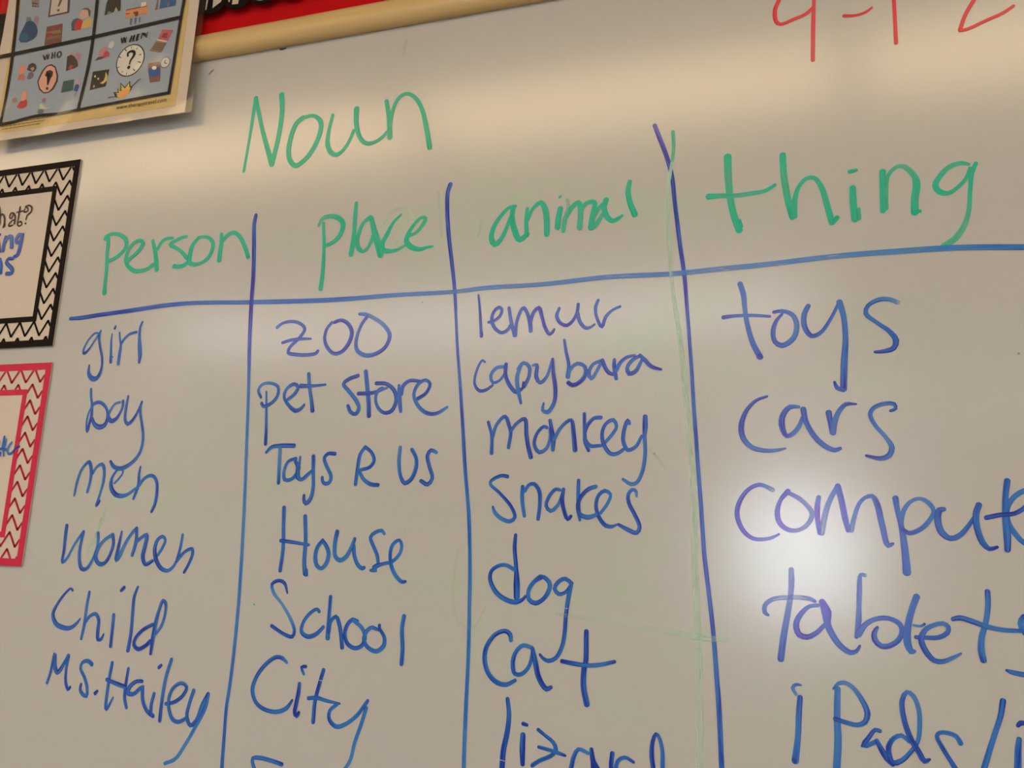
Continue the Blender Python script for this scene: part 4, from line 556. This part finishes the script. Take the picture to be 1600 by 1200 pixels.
LABELS = {
 'Noun': 'green handwritten title word Noun above the chart', '4-12': 'red handwritten date at the top right of the board',
 'Person': 'green handwritten column heading Person', 'place': 'green handwritten column heading place',
 'animal': 'green handwritten column heading animal', 'thing': 'large green handwritten column heading thing',
 'Ms. Hailey': 'blue handwritten name with Ms. below the word Child', 'Toys': 'first blue word of the shop name below pet store',
 'R': 'single blue letter in the middle of the shop name', 'Us': 'last blue word of the shop name below pet store',
 'iPads': 'blue handwritten last word of the thing column, cut off at the edge',
 'unfinished': 'blue curved top of a word cut off below City',
 'ruled header line': 'long blue line ruled under the green column headings',
 'first column divider': 'blue upright line between the person and place columns',
 'second column divider': 'blue upright line between the place and animal columns',
 'third column divider': 'blue upright line between the animal and thing columns',
 'faint old divider': 'long faint wiped green line beside the third blue divider', 'top of old divider': 'short green stroke just right of the third divider top', 'faint old cross line': 'faint wiped green line running level between dog and cat', 'scratch through cat': 'pale scratch cut through the ink of the word cat', 'scratch through City': 'pale scratch cut through the ink of the word City', 'scratch through dog': 'pale scratch cut through the tail of the word dog', 'scratch through lizard': 'pale scratch cut through the ink of the last animal word', 'scuff near rail': 'small grey scuff under the oak rail beside the poster', 'chip under rail': 'small dark chip just under the oak rail', 'grey smudge': 'faint grey smudge high on the board below the rail', 'green speck': 'tiny green speck left of the word School', 'faint curve by monkey': 'faint green curve just right of the word monkey', 'faint loop left of dog': 'faint wiped green loop left of the word dog',
 'faint old lettering': 'faint half-wiped green lettering behind the word place',
 'green smear by women': 'small green smear across the word women',
}
for n, k, L in decode(BOARD_INK):
    if len(L) == 1:
        o = link('marker_line' if 'divider' in n or 'line' in n or 'faint' in n or 'scratch' in n or 'scuff' in n or 'speck' in n or 'chip' in n or 'smudge' in n or 'smear' in n or 'old' in n else 'written_word', ink_mesh('marker_line', L[0], .0001), INK[k], WB)
    else:
        xs = [p for l in L for s in l for p in s]
        c = P(sum(p[0] for p in xs)/len(xs), sum(p[1] for p in xs)/len(xs), 0)
        o = empty('written_word', c, parent=WB)
        for l in L:
            link('letter', ink_mesh('letter', l, .0001), INK[k], o)
    o['label'] = LABELS.get(n, '%s handwritten word %s' % (k, n))

# ---------------------------------------------------------------- bulletin board above
BB = empty('bulletin_board', P(0, BZ1, 0), 'red paper bulletin board framed in pale oak above the whiteboard', 'bulletin board')
RZ0, RZ1 = .4822, .5195
def rail(x0, x1, z0, z1, horiz=True):
    prof = [(0, 0), (.006, 0), (.012, .12), (.0155, .35), (.0155, .65), (.012, .9), (.009, 1.0), (0, 1.0)]
    bm = bmesh.new(); A = []; B = []
    for y, u in prof:
        if horiz:
            z = z0 + (z1 - z0) * u
            A.append(bm.verts.new(P(x0, z, y))); B.append(bm.verts.new(P(x1, z, y)))
        else:
            x = x0 + (x1 - x0) * u
            A.append(bm.verts.new(P(x, z0, y))); B.append(bm.verts.new(P(x, z1, y)))
    n = len(A)
    for i in range(n): bm.faces.new((A[i], A[(i+1) % n], B[(i+1) % n], B[i]))
    bm.faces.new(A); bm.faces.new(B[::-1])
    return link('frame_rail', mesh_of(bm, 'frame_rail', True), M_WOOD, BB)
rail(-1.62, 1.10, RZ0, RZ1)
rail(-1.62, 1.10, 1.06, 1.06 + .037)
rail(-1.62, -1.583, RZ1, 1.06, False); rail(1.063, 1.10, RZ1, 1.06, False)
box('backing_paper', -1.6, 1.08, -.002, .016, Z0 + RZ0 + .002, Z0 + 1.07, M_RED, BB)
# small dark chip on the lower edge of the rail
cb = empty('scalloped_border', P(-.48, .545, .012), 'black scalloped paper border with pale bars stapled along the red paper', 'border trim')
k0 = -.4825
for k in range(-19, 30):
    cx = k0 + k * .0437
    zd = -.0062
    pts = [(cx - .0219, .585), (cx - .0219, .566)]
    for j in range(1, 12):
        a = math.pi * (1 + j / 12)
        pts.append((cx + .0219 * math.cos(a), .5665 + .0125 * math.sin(a) * (1 - .0)))
    pts += [(cx + .0219, .566), (cx + .0219, .585)]
    pts = [(a_, b_ + zd) for a_, b_ in pts]
    sc = poly('scallop', pts, .0130, M_BLACKPAPER, cb, .0008)
    gold = (k % 6 == 2)
    if gold:
        g = [(cx + .0150*math.cos(math.pi*(1 + j/10)), .5665 + .0072*math.sin(math.pi*(1 + j/10))) for j in range(11)] + [(cx + .015, .584), (cx - .015, .584)]
        poly('pale_bar', [(a_, b_ + zd) for a_, b_ in g], .0133, M_GOLD, sc)
    elif k % 2 == 0:
        poly('pale_bar', [(a_, b_ + zd) for a_, b_ in [(cx + .002, .5625), (cx + .0155, .5700), (cx + .020, .584), (cx + .0015, .584)]], .0133, M_STRIPE, sc)
        poly('pale_bar', [(a_, b_ + zd) for a_, b_ in [(cx - .0105, .5620), (cx - .0085, .5615), (cx - .007, .584), (cx - .0100, .584)]], .0133, M_STRIPE, sc)
    else:
        poly('pale_bar', [(a_, b_ + zd) for a_, b_ in [(cx - .0085, .5622), (cx + .0020, .5612), (cx + .0030, .584), (cx - .0075, .584)]], .0133, M_STRIPE, sc)
        poly('pale_bar', [(a_, b_ + zd) for a_, b_ in [(cx - .0155, .5680), (cx - .0130, .5665), (cx - .0120, .584), (cx - .016, .584)]], .0133, M_STRIPE, sc)
        poly('pale_bar', [(a_, b_ + zd) for a_, b_ in [(cx + .0110, .5665), (cx + .0135, .5680), (cx + .014, .584), (cx + .0115, .584)]], .0133, M_STRIPE, sc)
sheet('border_band', -1.58, 1.06, .577, .622, .0125, M_BLACKPAPER, cb, .0008)

# ---------------------------------------------------------------- picture poster
PO = .022
PS = empty('picture_poster', P(-.69, .395, PO), 'laminated question poster with small cartoon pictures in blue panels, hanging over the frame', 'poster')
sheet('backing_sheet', -.8735, -.4990, .3950, .690, PO - .0012, M_PAPER, PS, .0006)
sheet('glare_toned_page', -.852, -.5165, .4065, .676, PO - .0008, M_CREAM_GLARE, PS, .0003)  # cream tone of this page stands in for glare around the panels
gx = (-.8452, -.6888, -.5272); gz = (.4250, .5418, .6586)
for i in range(2):
    for j in range(2):
        sheet('blue_panel', gx[i], gx[i+1], gz[j], gz[j+1], PO - .0004, M_PANEL, PS, .0002)
amats = {}
cur = None; objs = []; lay = 0
for ln in POSTER_ART.strip().split('\n'):
    n, c, p = ln.split('~')
    col = tuple(float(v) for v in c.split(','))
    if n != cur: cur = n; lay = 2 if n in ('question_mark', 'teacher', 'chalkboard') else 0
    lay += 1
    if c not in amats: amats[c] = flat('print_' + n, col, .55, .25)
    pts = [tuple(int(v)/1e4 for v in q.split(',')) for q in p.split()]
    poly(n, pts, PO - .00015 + lay * .00006, amats[c], PS)
for n, k, L in decode(POSTER_INK):
    if len(L) == 1:
        link(n.replace(' ', '_'), ink_mesh('line', L[0], PO + .0002), INK[k], PS)
    else:
        o = empty(n.replace(' ', '_'), P(-.6, .5, PO), parent=PS)
        for l in L: link('letter', ink_mesh('letter', l, PO + .0002), INK[k], o)
def text(name, s, x, z, off, size, mat, parent):
    cu = bpy.data.curves.new(name, 'FONT'); cu.body = s; cu.size = size; cu.resolution_u = 2
    o = bpy.data.objects.new(name, cu); COL.objects.link(o)
    cu.materials.append(mat)
    o.parent = parent; o.matrix_parent_inverse = parent.matrix_world.inverted()
    o.matrix_basis = Matrix.Translation(P(x, z, off)) @ Matrix.Rotation(math.pi/2, 4, 'X')
    bpy.context.view_layer.update()
    me = bpy.data.meshes.new_from_object(o)
    mw = o.matrix_world.copy()
    bpy.data.objects.remove(o)
    me.transform(mw)
    o = link(name, me, None, parent)
    o['kind'] = 'stuff'
    return o
text('printed_address', 'www.therapytravel.com', -.6215, .4150, PO + .0001, .0092, M_BLACKPAPER, PS)
M_SMALL = flat('small_print', (.28, .2, .08), .6, .2)
for k, s in enumerate(('Wh-questions to ask when reading a story together', 'Pictures used with permission of the school library', 'For classroom use only, do not copy or sell')):
    pass
bm = bmesh.new(); rnd = random.Random(3)
for k in range(3):
    x = -.843 + .002*k
    while x < -.745 - .012*k:
        w = rnd.uniform(.003, .009)
        z = .4205 - k*.0042
        if k == 2: z -= .0003
        v = [bm.verts.new(P(a, b, PO + .0001)) for a, b in ((x, z), (x + w, z), (x + w, z + .0013), (x, z + .0013))]
        bm.faces.new(v); x += w + .0016
o = link('small_print_lines', mesh_of(bm, 'small_print_lines'), M_SMALL, PS); o['kind'] = 'stuff'
# laminate film with a gentle wave, a little larger than the sheet
bm = bmesh.new(); nx, nz = 24, 20; g = []
for j in range(nz + 1):
    for i in range(nx + 1):
        x = -.8845 + (.8845 - .4845) * i / nx; z = .3915 + (.70 - .3915) * j / nz
        e = .0022 + .0008 * math.sin(i*.9 + j*.5) * math.sin(j*.7 + 1) * (1 if 0 < i < nx and 0 < j < nz else 0)
        g.append(bm.verts.new(P(x, z, PO + e)))
for j in range(nz):
    for i in range(nx):
        a = j*(nx+1) + i; bm.faces.new((g[a], g[a+1], g[a+nx+2], g[a+nx+1]))
link('laminate_film', mesh_of(bm, 'laminate_film', True), M_FILM, PS)
for x in (-.84, -.53):
    box('tape_strip', x - .012, x + .012, -.0226, -.0035, Z0 + .690, Z0 + .700, M_PAPER, PS)

# ---------------------------------------------------------------- chevron cards
def chevron_card(xr, zt, w, h, mat, label, px, pz, sp, amp, parent_ink):
    OF = .003
    t = empty('bordered_card', P(xr - w/2, zt - h, 0), label, 'card')
    x0, z0 = xr - w, zt - h
    sheet('card_sheet', x0, xr, z0, zt, OF - .0006, M_CARD, t, .0018)
    # outer border as four strips, the chevron band, the inner border
    def ring(name, ox0, ox1, oz0, oz1, b, off):
        bm = bmesh.new()
        for a in ((ox0, ox1, oz1 - b, oz1), (ox0, ox1, oz0, oz0 + b), (ox0, ox0 + b, oz0 + b, oz1 - b), (ox1 - b, ox1, oz0 + b, oz1 - b)):
            box_bm(bm, a[0], a[1], -off, -off + .0002, Z0 + a[2], Z0 + a[3])
        return link(name, mesh_of(bm, name), mat, t)
    B1, B2, B3 = .0100, .0375, .0455
    ring('outer_border', x0, xr, z0, zt, B1, OF)
    ring('inner_border', x0 + B2, xr - B2, z0 + B2, zt - B2, B3 - B2, OF)
    # zigzag lines: sampled, kept where they cross the band
    vs, fs = [], []
    ix0, ix1, iz0, iz1 = x0 + B2 + .001, xr - B2 - .001, z0 + B2 + .001, zt - B2 - .001
    def zz(x, jz):
        u = abs(((x - px) / .0264 + .5) % 1 - .5) * 2
        return pz + jz * sp - amp * u
    hw = .0017
    N = int(w / .0033)
    j0 = int((z0 - pz) / sp) - 2; j1 = int((zt - pz) / sp) + 3
    xs = []
    k = math.floor((x0 - px) / .0132)
    while px + k * .0132 < xr:
        for m_ in range(8): xs.append(px + (k + m_/8) * .0132)
        k += 1
    for j in range(j0, j1):
        for a, b in zip(xs, xs[1:]):
            if a < x0 + B1 - .001 or b > xr - B1 + .001: continue
            za, zb = zz(a, j), zz(b, j)
            mz, mxx = (za + zb)/2, (a + b)/2
            if mz < z0 + B1 or mz > zt - B1: continue
            if ix0 < mxx < ix1 and iz0 < mz < iz1: continue
            d = Vector((b - a, zb - za)).normalized(); n = Vector((-d.y, d.x)) * hw
            e = d * .0004
            i = len(vs)
            for q in (Vector((a, za)) - e - n, Vector((b, zb)) + e - n, Vector((b, zb)) + e + n, Vector((a, za)) - e + n):
                vs.append(tuple(P(q.x, q.y, OF - .0002)))
            fs.append((i, i+1, i+2, i+3))
    me = bpy.data.meshes.new('chevron_lines'); me.from_pydata(vs, [], fs); me.update()
    link('chevron_lines', me, mat, t)
    for n, k, L in decode(CARD_INK):
        if n.startswith(parent_ink):
            if 'words' in n:
                o = empty('printed_word', P(xr - .1, zt - .07, OF), parent=t)
            else:
                o = empty('written_word', P(xr - .1, zt - .11, OF), parent=t); o['label'] = 'blue marker writing on the card'
            for l in L: link('letter', ink_mesh('letter', l, OF + .0001), INK[k], o)
    return t
chevron_card(-.6942, .3558, .2159, .2818, M_CARDBLACK, 'white card with a black chevron border, below the picture poster', -.7092, .3006, .0236, .0213, 'blackcard')
chevron_card(-.6900, .0500, .2159, .2810, M_CARDPINK, 'white card with a pink-red chevron border, below the black-bordered card', -.7200, .0195, .0228, .0200, 'pinkcard')
